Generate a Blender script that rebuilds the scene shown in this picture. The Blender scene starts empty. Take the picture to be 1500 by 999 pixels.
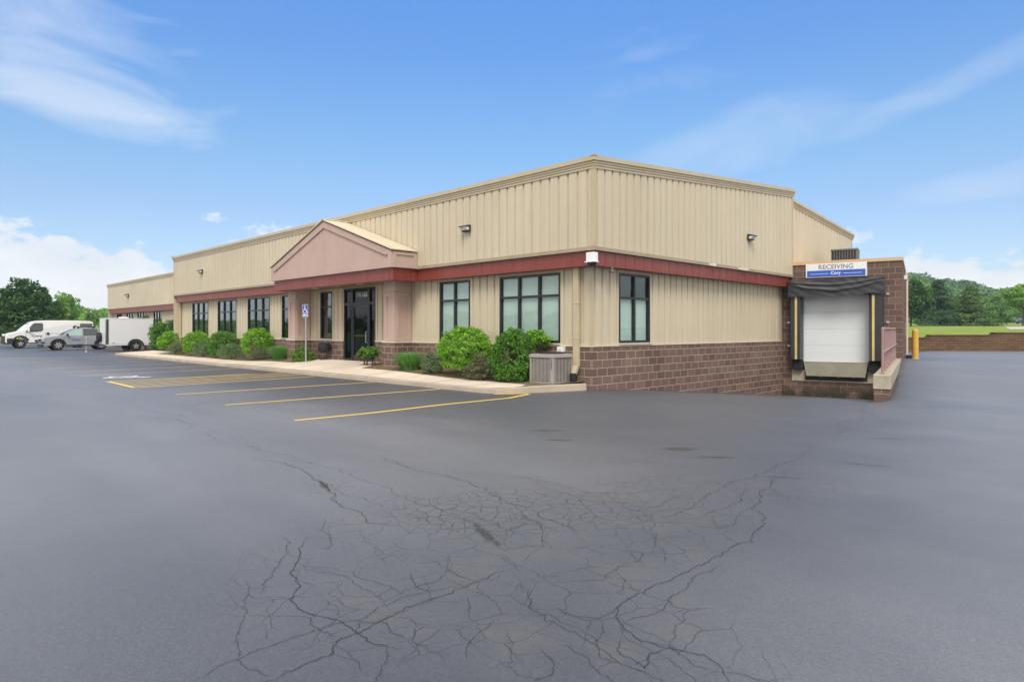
import bpy, math, random
import numpy as np
from mathutils import Vector, Matrix
R = math.radians
rng = np.random.default_rng(7)
random.seed(7)
S = bpy.context.scene
COL = S.collection

# ------------------------------------------------------------------ camera frame
F0, HY = 950.93, 483.48                      # focal length and horizon row in photo pixels (1500 wide)
HD = R(135.372)
CAM = np.array([9.901, -12.491, 1.55])
FW = np.array([math.cos(HD), math.sin(HD), 0.0])
RT = np.array([math.sin(HD), -math.cos(HD), 0.0])
def at(px, D, z=0.0):
    p = CAM + FW * D + RT * ((px - 750) / F0 * D)
    return (float(p[0]), float(p[1]), z)
def hz(py, D):                                # height seen on row py at depth D
    return 1.55 - (py - HY) * D / F0

# ------------------------------------------------------------------ dock frame (the dock is turned 13.3 degrees)
TH = R(13.3)
DR = np.array([math.cos(TH), math.sin(TH)]); DN = np.array([-math.sin(TH), math.cos(TH)])
P0 = np.array([0.0, 11.1])
def dk(a, b, z):
    q = P0 + DR * a + DN * b
    return (float(q[0]), float(q[1]), z)
def smooth(a, b, x):
    t = min(1.0, max(0.0, (x - a) / (b - a))); return t * t * (3 - 2 * t)
def zg(x, y):                                 # height of the asphalt
    d = np.array([x, y]) - P0
    a = float(d @ DR); b = float(d @ DN)
    base = 0.08
    zw = min(base, -0.82 - 0.0877 * b) if b < 0 else -0.82
    k = smooth(-11.2, -9.4, b)
    if b < 0: zw = base + (zw - base) * k if b < -9.4 else zw
    zr = 0.08 + 0.44 * smooth(-9.5, 0.5, b) - 0.12 * smooth(1, 6, b) - 0.1 * smooth(6, 25, b)
    t = max(smooth(3.44, 3.68, a), smooth(0.05, 0.5, b))
    z = zw * (1 - t) + zr * t
    if x < 0: z = z + (base - z) * smooth(0.0, 0.45, -x)
    return z
def zwalk(x, y):
    w = smooth(-18.5, -14.5, x) * (1 - smooth(-7.5, -3.0, x))
    return 0.185 + 0.04 * (y + 2.35) + 0.08 * w * min(2.0, max(0.0, y + 2.3))

# ------------------------------------------------------------------ nodes
class NT:
    def __init__(s, tree): s.t = tree; s.n = tree.nodes; s.l = tree.links
    def new(s, typ, **kw):
        n = s.n.new(typ)
        for k, v in kw.items():
            if k == 'i':
                for kk, vv in v.items():
                    if isinstance(vv, bpy.types.NodeSocket): s.l.new(vv, n.inputs[kk])
                    else: n.inputs[kk].default_value = vv
            else: setattr(n, k, v)
        return n
    def math(s, op, a, b=None, c=None, clamp=False):
        n = s.new('ShaderNodeMath', operation=op, use_clamp=clamp)
        for k, v in enumerate((a, b, c)):
            if v is None: continue
            if isinstance(v, bpy.types.NodeSocket): s.l.new(v, n.inputs[k])
            else: n.inputs[k].default_value = v
        return n.outputs[0]
    def noise(s, vec, scale, detail=4, rough=.55, dist=0.0):
        n = s.new('ShaderNodeTexNoise', i={'Scale': scale, 'Detail': detail, 'Roughness': rough, 'Distortion': dist})
        if vec is not None: s.l.new(vec, n.inputs['Vector'])
        return n.outputs['Fac']
    def ramp(s, fac, pts):
        n = s.new('ShaderNodeValToRGB')
        cr = n.color_ramp
        while len(cr.elements) < len(pts): cr.elements.new(0.5)
        for e, (p, c) in zip(cr.elements, pts):
            e.position = p; e.color = (c[0], c[1], c[2], 1) if isinstance(c, tuple) else (c, c, c, 1)
        s.l.new(fac, n.inputs[0]); return n.outputs[0]
    def mix(s, fac, a, b, blend='MIX'):
        n = s.new('ShaderNodeMix', data_type='RGBA', blend_type=blend)
        for sock, v in ((n.inputs[0], fac), (n.inputs[6], a), (n.inputs[7], b)):
            if isinstance(v, bpy.types.NodeSocket): s.l.new(v, sock)
            elif isinstance(v, tuple): sock.default_value = (v[0], v[1], v[2], 1)
            else: sock.default_value = v
        return n.outputs[2]
    def mapping(s, vec, scale=(1, 1, 1), rot=(0, 0, 0), loc=(0, 0, 0)):
        n = s.new('ShaderNodeMapping', i={'Scale': scale, 'Rotation': rot, 'Location': loc})
        s.l.new(vec, n.inputs[0]); return n.outputs[0]
    def bump(s, h, strength=.3, dist=.01):
        return s.new('ShaderNodeBump', i={'Strength': strength, 'Distance': dist, 'Height': h}).outputs[0]
MATS = {}
def material(name):
    m = bpy.data.materials.new(name); m.use_nodes = True
    nt = NT(m.node_tree); b = m.node_tree.nodes['Principled BSDF']
    MATS[name] = m; return m, nt, b
def setc(nt, b, key, v):
    if isinstance(v, bpy.types.NodeSocket): nt.l.new(v, b.inputs[key])
    elif isinstance(v, tuple): b.inputs[key].default_value = (v[0], v[1], v[2], 1)
    else: b.inputs[key].default_value = v
def paint(name, col, rough=.5, var=.12, scale=3.0, stretch=(1, 1, 1), metal=0.0, spec=.5, bump=0.0, bscale=60, coat=0.0, grime=None):
    m, nt, b = material(name)
    tc = nt.new('ShaderNodeTexCoord').outputs['Object']
    v = nt.mapping(tc, stretch)
    f = nt.noise(v, scale, 5, .6)
    lo = tuple(c * (1 - var) for c in col); hi = tuple(min(1, c * (1 + var)) for c in col)
    c = nt.ramp(f, [(.3, lo), (.7, hi)])
    if grime:
        g = nt.noise(nt.mapping(tc, grime[3]), grime[2], 6, .65)
        c = nt.mix(nt.math('MULTIPLY', nt.ramp(g, [(.5, 0.0), (.75, 1.0)]), grime[1]), c, grime[0])
    setc(nt, b, 'Base Color', c)
    rr = nt.ramp(nt.noise(v, scale * 2.3, 3), [(.3, rough * .85), (.7, min(1, rough * 1.15))])
    setc(nt, b, 'Roughness', rr); b.inputs['Metallic'].default_value = metal
    b.inputs['Specular IOR Level'].default_value = spec
    b.inputs['Coat Weight'].default_value = coat; b.inputs['Coat Roughness'].default_value = .08
    if bump: setc(nt, b, 'Normal', nt.bump(nt.noise(tc, bscale, 4), bump, .01))
    return m
def blocks(name, c1, c2, mortar, w, h, gap=.012, bump=.6, offset=.5, moss=None):
    m, nt, b = material(name)
    uv = nt.new('ShaderNodeUVMap', uv_map='UVMap').outputs[0]
    tc = nt.new('ShaderNodeTexCoord').outputs['Object']
    br = nt.new('ShaderNodeTexBrick', offset=offset, i={'Vector': uv, 'Color1': (*c1, 1), 'Color2': (*c2, 1), 'Mortar': (*mortar, 1),
        'Scale': 1.0, 'Mortar Size': gap / 2, 'Mortar Smooth': .15, 'Bias': 0.0, 'Brick Width': w, 'Row Height': h})
    n1 = nt.noise(uv, 22, 6, .7); n2 = nt.noise(tc, .9, 5, .6)
    c = nt.mix(.55, br.outputs['Color'], nt.ramp(n1, [(.3, .55), (.72, 1.35)]), 'MULTIPLY')
    c = nt.mix(.5, c, nt.ramp(n2, [(.3, .75), (.7, 1.2)]), 'MULTIPLY')
    # pale salt bloom patches
    e = nt.ramp(nt.noise(tc, .55, 7, .7), [(.62, 0.0), (.72, 1.0)])
    c = nt.mix(nt.math('MULTIPLY', e, .28), c, (.42, .36, .33))
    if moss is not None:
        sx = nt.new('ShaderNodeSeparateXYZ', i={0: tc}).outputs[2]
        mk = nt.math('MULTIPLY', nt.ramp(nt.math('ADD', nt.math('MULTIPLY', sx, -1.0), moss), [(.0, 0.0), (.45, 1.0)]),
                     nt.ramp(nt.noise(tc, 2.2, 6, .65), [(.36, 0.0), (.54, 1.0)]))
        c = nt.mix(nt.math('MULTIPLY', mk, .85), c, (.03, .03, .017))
    setc(nt, b, 'Base Color', c); b.inputs['Roughness'].default_value = .85; b.inputs['Specular IOR Level'].default_value = .25
    hgt = nt.math('ADD', nt.math('MULTIPLY', br.outputs['Fac'], -1.0), nt.math('MULTIPLY', n1, .7))
    setc(nt, b, 'Normal', nt.bump(hgt, bump, .012))
    return m
def foliage(name, dark, mid, light, trans=.25, rough=.5):
    m, nt, b = material(name)
    a = nt.new('ShaderNodeAttribute', attribute_name='tint').outputs['Fac']
    c = nt.ramp(a, [(0.0, dark), (.5, mid), (1.0, light)])
    setc(nt, b, 'Base Color', c); b.inputs['Roughness'].default_value = rough; b.inputs['Specular IOR Level'].default_value = .3
    tr = nt.new('ShaderNodeBsdfTranslucent'); nt.l.new(nt.mix(1.0, c, (1.3, 1.4, .7), 'MULTIPLY'), tr.inputs[0])
    mx = nt.new('ShaderNodeMixShader', i={0: trans}); nt.l.new(b.outputs[0], mx.inputs[1]); nt.l.new(tr.outputs[0], mx.inputs[2])
    nt.l.new(mx.outputs[0], m.node_tree.nodes['Material Output'].inputs[0])
    return m
def glass(name, tint, dark, refl=1.0, rough=.02):
    m, nt, b = material(name)
    tr = nt.new('ShaderNodeBsdfTransparent', i={0: (*tint, 1)})
    gl = nt.new('ShaderNodeBsdfGlossy', i={'Color': (.9, .95, .95, 1), 'Roughness': rough})
    tc = nt.new('ShaderNodeTexCoord').outputs['Object']
    nrm = nt.bump(nt.noise(tc, 1.1, 1), .05, .02)
    nt.l.new(nrm, gl.inputs['Normal'])
    fc = nt.new('ShaderNodeLayerWeight', i={'Blend': .5}).outputs['Facing']
    fac = nt.math('ADD', nt.math('MULTIPLY', nt.math('POWER', fc, 4.0), .8 * refl), .055 * refl, clamp=True)
    mx = nt.new('ShaderNodeMixShader'); nt.l.new(fac, mx.inputs[0]); nt.l.new(tr.outputs[0], mx.inputs[1]); nt.l.new(gl.outputs[0], mx.inputs[2])
    nt.l.new(mx.outputs[0], m.node_tree.nodes['Material Output'].inputs[0])
    return m

# ------------------------------------------------------------------ mesh builder
class MB:
    def __init__(s, xf=None): s.v = []; s.f = []; s.m = []; s.xf = xf
    def add(s, pts, faces, mi=0):
        o = len(s.v)
        for p in pts: s.v.append(tuple(s.xf(*p)) if s.xf else tuple(p))
        for f in faces: s.f.append([o + k for k in f]); s.m.append(mi)
        return s
    def box(s, x0, x1, y0, y1, z0, z1, mi=0):
        if x0 > x1: x0, x1 = x1, x0
        if y0 > y1: y0, y1 = y1, y0
        p = [(x0, y0, z0), (x1, y0, z0), (x1, y1, z0), (x0, y1, z0), (x0, y0, z1), (x1, y0, z1), (x1, y1, z1), (x0, y1, z1)]
        return s.add(p, [(0, 3, 2, 1), (4, 5, 6, 7), (0, 1, 5, 4), (1, 2, 6, 5), (2, 3, 7, 6), (3, 0, 4, 7)], mi)
    def hexa(s, p, mi=0):
        return s.add(p, [(0, 3, 2, 1), (4, 5, 6, 7), (0, 1, 5, 4), (1, 2, 6, 5), (2, 3, 7, 6), (3, 0, 4, 7)], mi)
    def prism(s, poly, d, mi=0):              # poly: list of 3D points, d: extrusion vector
        n = len(poly); q = [tuple(np.add(p, d)) for p in poly]
        return s.add(list(poly) + q, [tuple(range(n - 1, -1, -1)), tuple(range(n, 2 * n))] +
                     [(k, (k + 1) % n, n + (k + 1) % n, n + k) for k in range(n)], mi)
    def quad(s, a, b, c, d, mi=0): return s.add([a, b, c, d], [(0, 1, 2, 3)], mi)
    def tube(s, pts, rad, n=10, mi=0, cap=True):
        pts = [np.array(p, float) for p in pts]; rads = rad if isinstance(rad, (list, tuple)) else [rad] * len(pts)
        rings = []
        up = np.array([0.0, 0, 1])
        for k, p in enumerate(pts):
            t = pts[min(k + 1, len(pts) - 1)] - pts[max(k - 1, 0)]; t = t / np.linalg.norm(t)
            ref = up if abs(t[2]) < .9 else np.array([1.0, 0, 0])
            u = np.cross(ref, t); u /= np.linalg.norm(u); w = np.cross(t, u)
            rings.append([tuple(p + rads[k] * (math.cos(2 * math.pi * j / n) * u + math.sin(2 * math.pi * j / n) * w)) for j in range(n)])
        fs = []
        for k in range(len(pts) - 1):
            for j in range(n): fs.append((k * n + j, k * n + (j + 1) % n, (k + 1) * n + (j + 1) % n, (k + 1) * n + j))
        if cap: fs.append(tuple(range(n - 1, -1, -1))); fs.append(tuple((len(pts) - 1) * n + j for j in range(n)))
        return s.add([q for r in rings for q in r], fs, mi)
    def lathe(s, prof, c, axis=2, n=20, mi=0):   # prof: (r, h) list
        ps = []
        for r, h in prof:
            for j in range(n):
                a = 2 * math.pi * j / n; q = [r * math.cos(a), r * math.sin(a)]
                q.insert(axis, h); ps.append((c[0] + q[0], c[1] + q[1], c[2] + q[2]))
        fs = [(k * n + j, k * n + (j + 1) % n, (k + 1) * n + (j + 1) % n, (k + 1) * n + j) for k in range(len(prof) - 1) for j in range(n)]
        fs += [tuple(range(n - 1, -1, -1)), tuple((len(prof) - 1) * n + j for j in range(n))]
        return s.add(ps, fs, mi)
    def build(s, name, mats, parent=None, bevel=0.0, smoothed=False, seg=2):
        me = bpy.data.meshes.new(name); me.from_pydata(s.v, [], s.f)
        if not isinstance(mats, (list, tuple)): mats = [mats]
        for m in mats: me.materials.append(MATS[m] if isinstance(m, str) else m)
        me.polygons.foreach_set('material_index', s.m)
        uv = me.uv_layers.new(name='UVMap'); me.update()
        for p in me.polygons:
            n = p.normal
            if abs(n.z) > .7: T = None
            else:
                T = Vector((-n.y, n.x, 0)); T.normalize()
                if abs(T.x) > abs(T.y): T = T if T.x > 0 else -T
                else: T = T if T.y > 0 else -T
            for li in p.loop_indices:
                c = me.vertices[me.loops[li].vertex_index].co
                uv.data[li].uv = (c.x, c.y) if T is None else (c.x * T.x + c.y * T.y, c.z)
        if smoothed: me.polygons.foreach_set('use_smooth', [True] * len(me.polygons))
        o = bpy.data.objects.new(name, me); COL.objects.link(o)
        if parent is not None:
            o.parent = parent
            if s.local is None: pass
        if bevel:
            bv = o.modifiers.new('bevel', 'BEVEL'); bv.width = bevel; bv.segments = seg; bv.limit_method = 'ANGLE'; bv.angle_limit = R(35)
        if parent is not None and not s.local:
            w = world_loc(parent); o.location = (-w[0], -w[1], -w[2])
        return o
    local = False
def world_loc(o):
    l = Vector((0, 0, 0))
    while o is not None: l = l + o.location; o = o.parent
    return l
def tag(o, label=None, cat=None, group=None, kind=None):
    if label: o['label'] = label
    if cat: o['category'] = cat
    if group: o['group'] = group
    if kind: o['kind'] = kind
    return o
def thing(name, label, cat, loc, group=None):
    o = bpy.data.objects.new(name, None); COL.objects.link(o); o.location = loc
    return tag(o, label, cat, group)
def recentre(o):                              # put a top-level mesh's origin at its base
    c = np.array([v.co[:] for v in o.data.vertices]); b = Vector(((c[:, 0].min() + c[:, 0].max()) / 2, (c[:, 1].min() + c[:, 1].max()) / 2, c[:, 2].min()))
    o.data.transform(Matrix.Translation(-b)); o.location = b; return o
def text(name, body, size, mat, M, parent=None, depth=.004, bold=0.0, sx=1.0):
    cu = bpy.data.curves.new(name, 'FONT'); cu.body = body; cu.size = size; cu.extrude = depth; cu.align_x = 'CENTER'; cu.align_y = 'CENTER'; cu.offset = bold
    t = bpy.data.objects.new(name, cu); COL.objects.link(t)
    dg = bpy.context.evaluated_depsgraph_get(); me = bpy.data.meshes.new_from_object(t.evaluated_get(dg))
    bpy.data.objects.remove(t); bpy.data.curves.remove(cu)
    me.transform(Matrix.Diagonal((sx, 1, 1, 1))); me.transform(M); me.materials.clear(); me.materials.append(MATS[mat]); me.name = name
    o = bpy.data.objects.new(name, me); COL.objects.link(o)
    if parent is not None:
        o.parent = parent; w = world_loc(parent); o.location = (-w[0], -w[1], -w[2])
    return o
def frame_matrix(origin, xdir, updir):        # text plane: x along xdir, y along updir
    x = Vector(xdir).normalized(); y = Vector(updir).normalized(); z = x.cross(y)
    M = Matrix(((x.x, y.x, z.x, origin[0]), (x.y, y.y, z.y, origin[1]), (x.z, y.z, z.z, origin[2]), (0, 0, 0, 1)))
    return M
def fast_mesh(name, V, Fq, mat, tint=None, parent=None):   # numpy quads
    me = bpy.data.meshes.new(name); nf = len(Fq)
    me.vertices.add(len(V)); me.vertices.foreach_set('co', np.asarray(V, np.float32).ravel())
    me.loops.add(nf * 4); me.loops.foreach_set('vertex_index', np.asarray(Fq, np.int32).ravel())
    me.polygons.add(nf); me.polygons.foreach_set('loop_start', np.arange(0, nf * 4, 4, dtype=np.int32))
    me.update(calc_edges=True); me.materials.append(MATS[mat])
    if tint is not None:
        at_ = me.attributes.new('tint', 'FLOAT', 'FACE'); at_.data.foreach_set('value', np.asarray(tint, np.float32))
    o = bpy.data.objects.new(name, me); COL.objects.link(o)
    if parent is not None:
        o.parent = parent; w = world_loc(parent); o.location = (-w[0], -w[1], -w[2])
    return o
def leaf_quads(P, size, N=None, flat=.6, aspect=.6):
    n = len(P); d = rng.normal(size=(n, 3))
    if N is not None: d = d * (1 - flat) + N * flat * 1.6
    d /= np.linalg.norm(d, axis=1)[:, None]
    r = rng.normal(size=(n, 3)); u = np.cross(d, r); u /= np.linalg.norm(u, axis=1)[:, None]; w = np.cross(d, u)
    s = (np.asarray(size) * rng.uniform(.65, 1.3, n))[:, None]
    a = u * s * .5; b = w * s * .5 * aspect
    V = np.stack([P - a, P - b + a * .1, P + a, P + b + a * .1], 1).reshape(-1, 3)
    return V, np.arange(4 * n).reshape(-1, 4)
def leaves(name, P, size, mat, tint, parent=None, N=None, flat=.6, aspect=.6):
    V, Fq = leaf_quads(P, size, N, flat, aspect)
    return fast_mesh(name, V, Fq, mat, tint, parent)
def crown_points(c, rad, n, nclump=40, cr=.33, inner=.5, zcut=-1.0, power=1.0):
    """leaf points gathered in clumps spread through an ellipsoid; returns points, outward normals, tints"""
    c = np.array(c, float); rad = np.array(rad, float)
    d = rng.normal(size=(nclump * 3, 3)); d /= np.linalg.norm(d, axis=1)[:, None]
    d = d[d[:, 2] > zcut][:nclump]
    k = len(d); rr = rng.uniform(inner, .92, k)[:, None]
    cc = d * rr; ct = rng.uniform(0, 1, k)
    cs = rng.uniform(.7, 1.3, k) * cr
    idx = rng.integers(0, k, n)
    e = rng.normal(size=(n, 3)); e /= np.linalg.norm(e, axis=1)[:, None]
    e[:, 2] = np.where(rng.random(n) < .6, np.abs(e[:, 2]), e[:, 2])
    q = cc[idx] + e * (cs[idx] * rng.uniform(.55, 1.05, n))[:, None]
    tint = np.clip(.55 * ct[idx] + .45 * rng.random(n), 0, 1)
    return c + q * rad, e, tint
# ------------------------------------------------------------------ materials
def cladding(name, col):
    m, nt, b = material(name)
    tc = nt.new('ShaderNodeTexCoord').outputs['Object']
    st = nt.noise(nt.mapping(tc, (6, 6, .25)), 1.0, 5, .65)
    lg = nt.noise(tc, .35, 4, .6)
    c = nt.mix(1.0, col, nt.ramp(st, [(.3, .93), (.7, 1.05)]), 'MULTIPLY')
    c = nt.mix(1.0, c, nt.ramp(lg, [(.3, .95), (.7, 1.05)]), 'MULTIPLY')
    dirt = nt.math('MULTIPLY', nt.ramp(nt.noise(nt.mapping(tc, (3, 3, .12)), 1.7, 6, .7), [(.56, 0.0), (.8, 1.0)]), .22)
    c = nt.mix(dirt, c, (.27, .22, .14))
    setc(nt, b, 'Base Color', c); b.inputs['Roughness'].default_value = .48; b.inputs['Specular IOR Level'].default_value = .4
    return m
cladding('tan_cladding', (.565, .49, .358))
paint('tan_trim', (.50, .415, .275), .45, .07, 2.0)
paint('drip_tan', (.36, .29, .19), .5, .12, 2.0)
paint('light_trim', (.62, .54, .4), .45, .06, 2.0)
paint('dark_soffit', (.2, .15, .12), .6, .1)
def redband():
    m, nt, b = material('red_band')
    tc = nt.new('ShaderNodeTexCoord').outputs['Object']
    st = nt.noise(nt.mapping(tc, (2.2, 2.2, .3)), 1.5, 6, .7)
    c = nt.ramp(st, [(.3, (.195, .036, .025)), (.55, (.225, .045, .031)), (.78, (.27, .07, .05))])
    u = nt.noise(nt.mapping(tc, (7, 7, .2)), 1.0, 4, .7)
    c = nt.mix(nt.math('MULTIPLY', nt.ramp(u, [(.52, 0.0), (.7, 1.0)]), .35), c, (.33, .1, .085))
    setc(nt, b, 'Base Color', c); b.inputs['Roughness'].default_value = .38; b.inputs['Specular IOR Level'].default_value = .5
redband()
paint('stucco', (.495, .36, .31), .85, .05, 1.2, bump=.25, bscale=90, spec=.25, grime=((.3, .2, .17), .18, 1.2, (2, 2, .3)))
blocks('split_block', (.205, .134, .106), (.135, .088, .072), (.47, .35, .30), .4064, .2032, gap=.017)
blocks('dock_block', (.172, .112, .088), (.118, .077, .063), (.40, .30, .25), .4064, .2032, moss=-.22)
blocks('landscape_block', (.17, .105, .06), (.125, .075, .045), (.05, .032, .02), .42, .15, gap=.014, bump=.9)
def concrete(name, col, stain=.3, scale=1.0):
    m, nt, b = material(name)
    tc = nt.new('ShaderNodeTexCoord').outputs['Object']
    a = nt.noise(tc, .8 * scale, 6, .65); f = nt.noise(tc, 45, 4, .7)
    c = nt.mix(1.0, col, nt.ramp(a, [(.28, .78), (.7, 1.12)]), 'MULTIPLY')
    c = nt.mix(1.0, c, nt.ramp(f, [(.3, .86), (.7, 1.1)]), 'MULTIPLY')
    s = nt.ramp(nt.noise(tc, 2.6 * scale, 7, .7), [(.55, 0.0), (.75, 1.0)])
    c = nt.mix(nt.math('MULTIPLY', s, stain), c, (.17, .135, .095))
    setc(nt, b, 'Base Color', c); b.inputs['Roughness'].default_value = .85; b.inputs['Specular IOR Level'].default_value = .3
    setc(nt, b, 'Normal', nt.bump(f, .25, .006)); return m
concrete('walk_concrete', (.68, .575, .46), .12)
concrete('kerb_concrete', (.45, .375, .29), .35)
concrete('old_concrete', (.42, .37, .28), .8, 1.9)
concrete('grey_concrete', (.5, .48, .44), .15)
paint('black_aluminium', (.016, .017, .019), .35, .2)
paint('blind', (.8, .82, .8), .7, .04, 1.0)
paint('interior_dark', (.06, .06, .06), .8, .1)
glass('clear_glass', (.86, .92, .895), 0, 1.0)
glass('smoked_glass', (.34, .46, .44), 0, 1.7)
glass('dark_door_glass', (.16, .22, .22), 0, .55)
paint('white_lettering', (.8, .8, .78), .5, .02)
paint('grey_lettering', (.2, .21, .23), .5, .02)
paint('white_sign', (.75, .76, .76), .4, .04)
paint('blue_sign', (.035, .105, .50), .4, .05)
paint('traffic_blue', (.025, .06, .36), .4, .05)
paint('galvanised', (.52, .53, .53), .4, .08, 8, metal=.55)
paint('white_paint', (.8, .8, .79), .3, .03, coat=.3)
paint('door_white', (.70, .735, .74), .38, .03, .8, grime=((.4, .4, .38), .12, 1.5, (1, 1, .4)))
paint('black_vinyl', (.032, .033, .037), .42, .2, 4, bump=.3, bscale=14)
paint('dock_yellow', (.62, .47, .19), .5, .18, 5, (1, 1, .3), grime=((.25, .18, .08), .5, 4, (3, 3, .6)))
paint('bollard_yellow', (.62, .37, .06), .5, .1, 5, grime=((.3, .2, .1), .3, 6, (1, 1, .5)))
paint('rubber', (.012, .012, .013), .75, .2, 9)
paint('leveler_steel', (.215, .20, .15), .55, .12, 3, metal=.25, grime=((.16, .12, .08), .5, 2.5, (1, 1, .5)))
paint('rail_paint', (.32, .205, .195), .5, .1, 6)
paint('pinkish_pipe', (.6, .45, .38), .5, .05)
paint('coping_tan', (.60, .41, .24), .45, .06)
paint('bronze', (.055, .042, .034), .45, .15)
paint('lamp_lens', (.75, .76, .76), .15, .03)
paint('unit_tan', (.36, .33, .30), .45, .06)
paint('unit_grille', (.10, .088, .082), .6, .15)
paint('unit_dark', (.02, .02, .021), .6, .15)
paint('unit_grey', (.12, .125, .13), .5, .1)
paint('bark', (.085, .062, .045), .9, .3, 9, bump=.5, bscale=25)
paint('mulch', (.17, .125, .075), .95, .5, 16, bump=.7, bscale=35, spec=.15)
paint('silver_paint', (.29, .305, .32), .35, .02, metal=.0, coat=.15)
paint('blue_paint', (.03, .10, .36), .3, .03, coat=.6)
paint('navy_paint', (.02, .035, .12), .3, .03, coat=.6)
paint('van_plastic', (.022, .023, .025), .6, .12)
paint('car_glass', (.03, .045, .045), .05, .05, spec=1.0)
paint('pale_car_glass', (.32, .46, .42), .05, .05, spec=1.0)
paint('wheel_rim', (.6, .6, .61), .3, .05, metal=.6)
paint('headlamp', (.7, .72, .74), .08, .03, spec=1.0)
paint('door_recess', (.105, .105, .105), .7, .1)
paint('trailer_white', (.74, .755, .765), .35, .02, coat=.2)
paint('dark_reflection', (.11, .115, .11), .35, .1, metal=.6)
foliage('euonymus_bright', (0.061, 0.158, 0.015), (0.172, 0.396, 0.029), (0.396, 0.634, 0.066), .3)
foliage('euonymus_green', (0.036, 0.107, 0.018), (0.093, 0.241, 0.032), (0.227, 0.440, 0.063), .28)
foliage('juniper', (0.062, 0.107, 0.053), (0.133, 0.214, 0.098), (0.232, 0.312, 0.152), .15, .7)
foliage('juniper_brown', (0.083, 0.075, 0.045), (0.150, 0.158, 0.083), (0.210, 0.247, 0.135), .15, .7)
foliage('boxwood', (0.043, 0.115, 0.017), (0.108, 0.252, 0.029), (0.245, 0.402, 0.057), .25)
foliage('rust_leaf', (0.110, 0.055, 0.017), (0.187, 0.110, 0.033), (0.220, 0.165, 0.055), .25)
foliage('grass_blade', (0.059, 0.167, 0.039), (0.137, 0.332, 0.087), (0.254, 0.489, 0.156), .3)
foliage('tree_dark', (0.014, 0.049, 0.013), (0.037, 0.104, 0.022), (0.104, 0.207, 0.042), .22)
foliage('tree_mid', (0.044, 0.123, 0.028), (0.105, 0.245, 0.052), (0.228, 0.403, 0.096), .25)
foliage('tree_light', (0.070, 0.175, 0.035), (0.175, 0.350, 0.061), (0.350, 0.542, 0.105), .28)
foliage('conifer_dark', (0.017, 0.052, 0.023), (0.040, 0.099, 0.041), (0.081, 0.161, 0.058), .12, .7)
foliage('conifer_olive', (0.038, 0.078, 0.024), (0.086, 0.155, 0.042), (0.173, 0.258, 0.069), .12, .7)
foliage('hill_wood', (0.036, 0.096, 0.030), (0.083, 0.190, 0.058), (0.157, 0.297, 0.091), .2, .7)
foliage('shrub_dark', (0.023, 0.058, 0.016), (0.058, 0.124, 0.029), (0.124, 0.208, 0.058), .2)
foliage('twig', (0.066, 0.050, 0.039), (0.099, 0.077, 0.055), (0.132, 0.110, 0.077), 0.0, .9)

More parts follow.
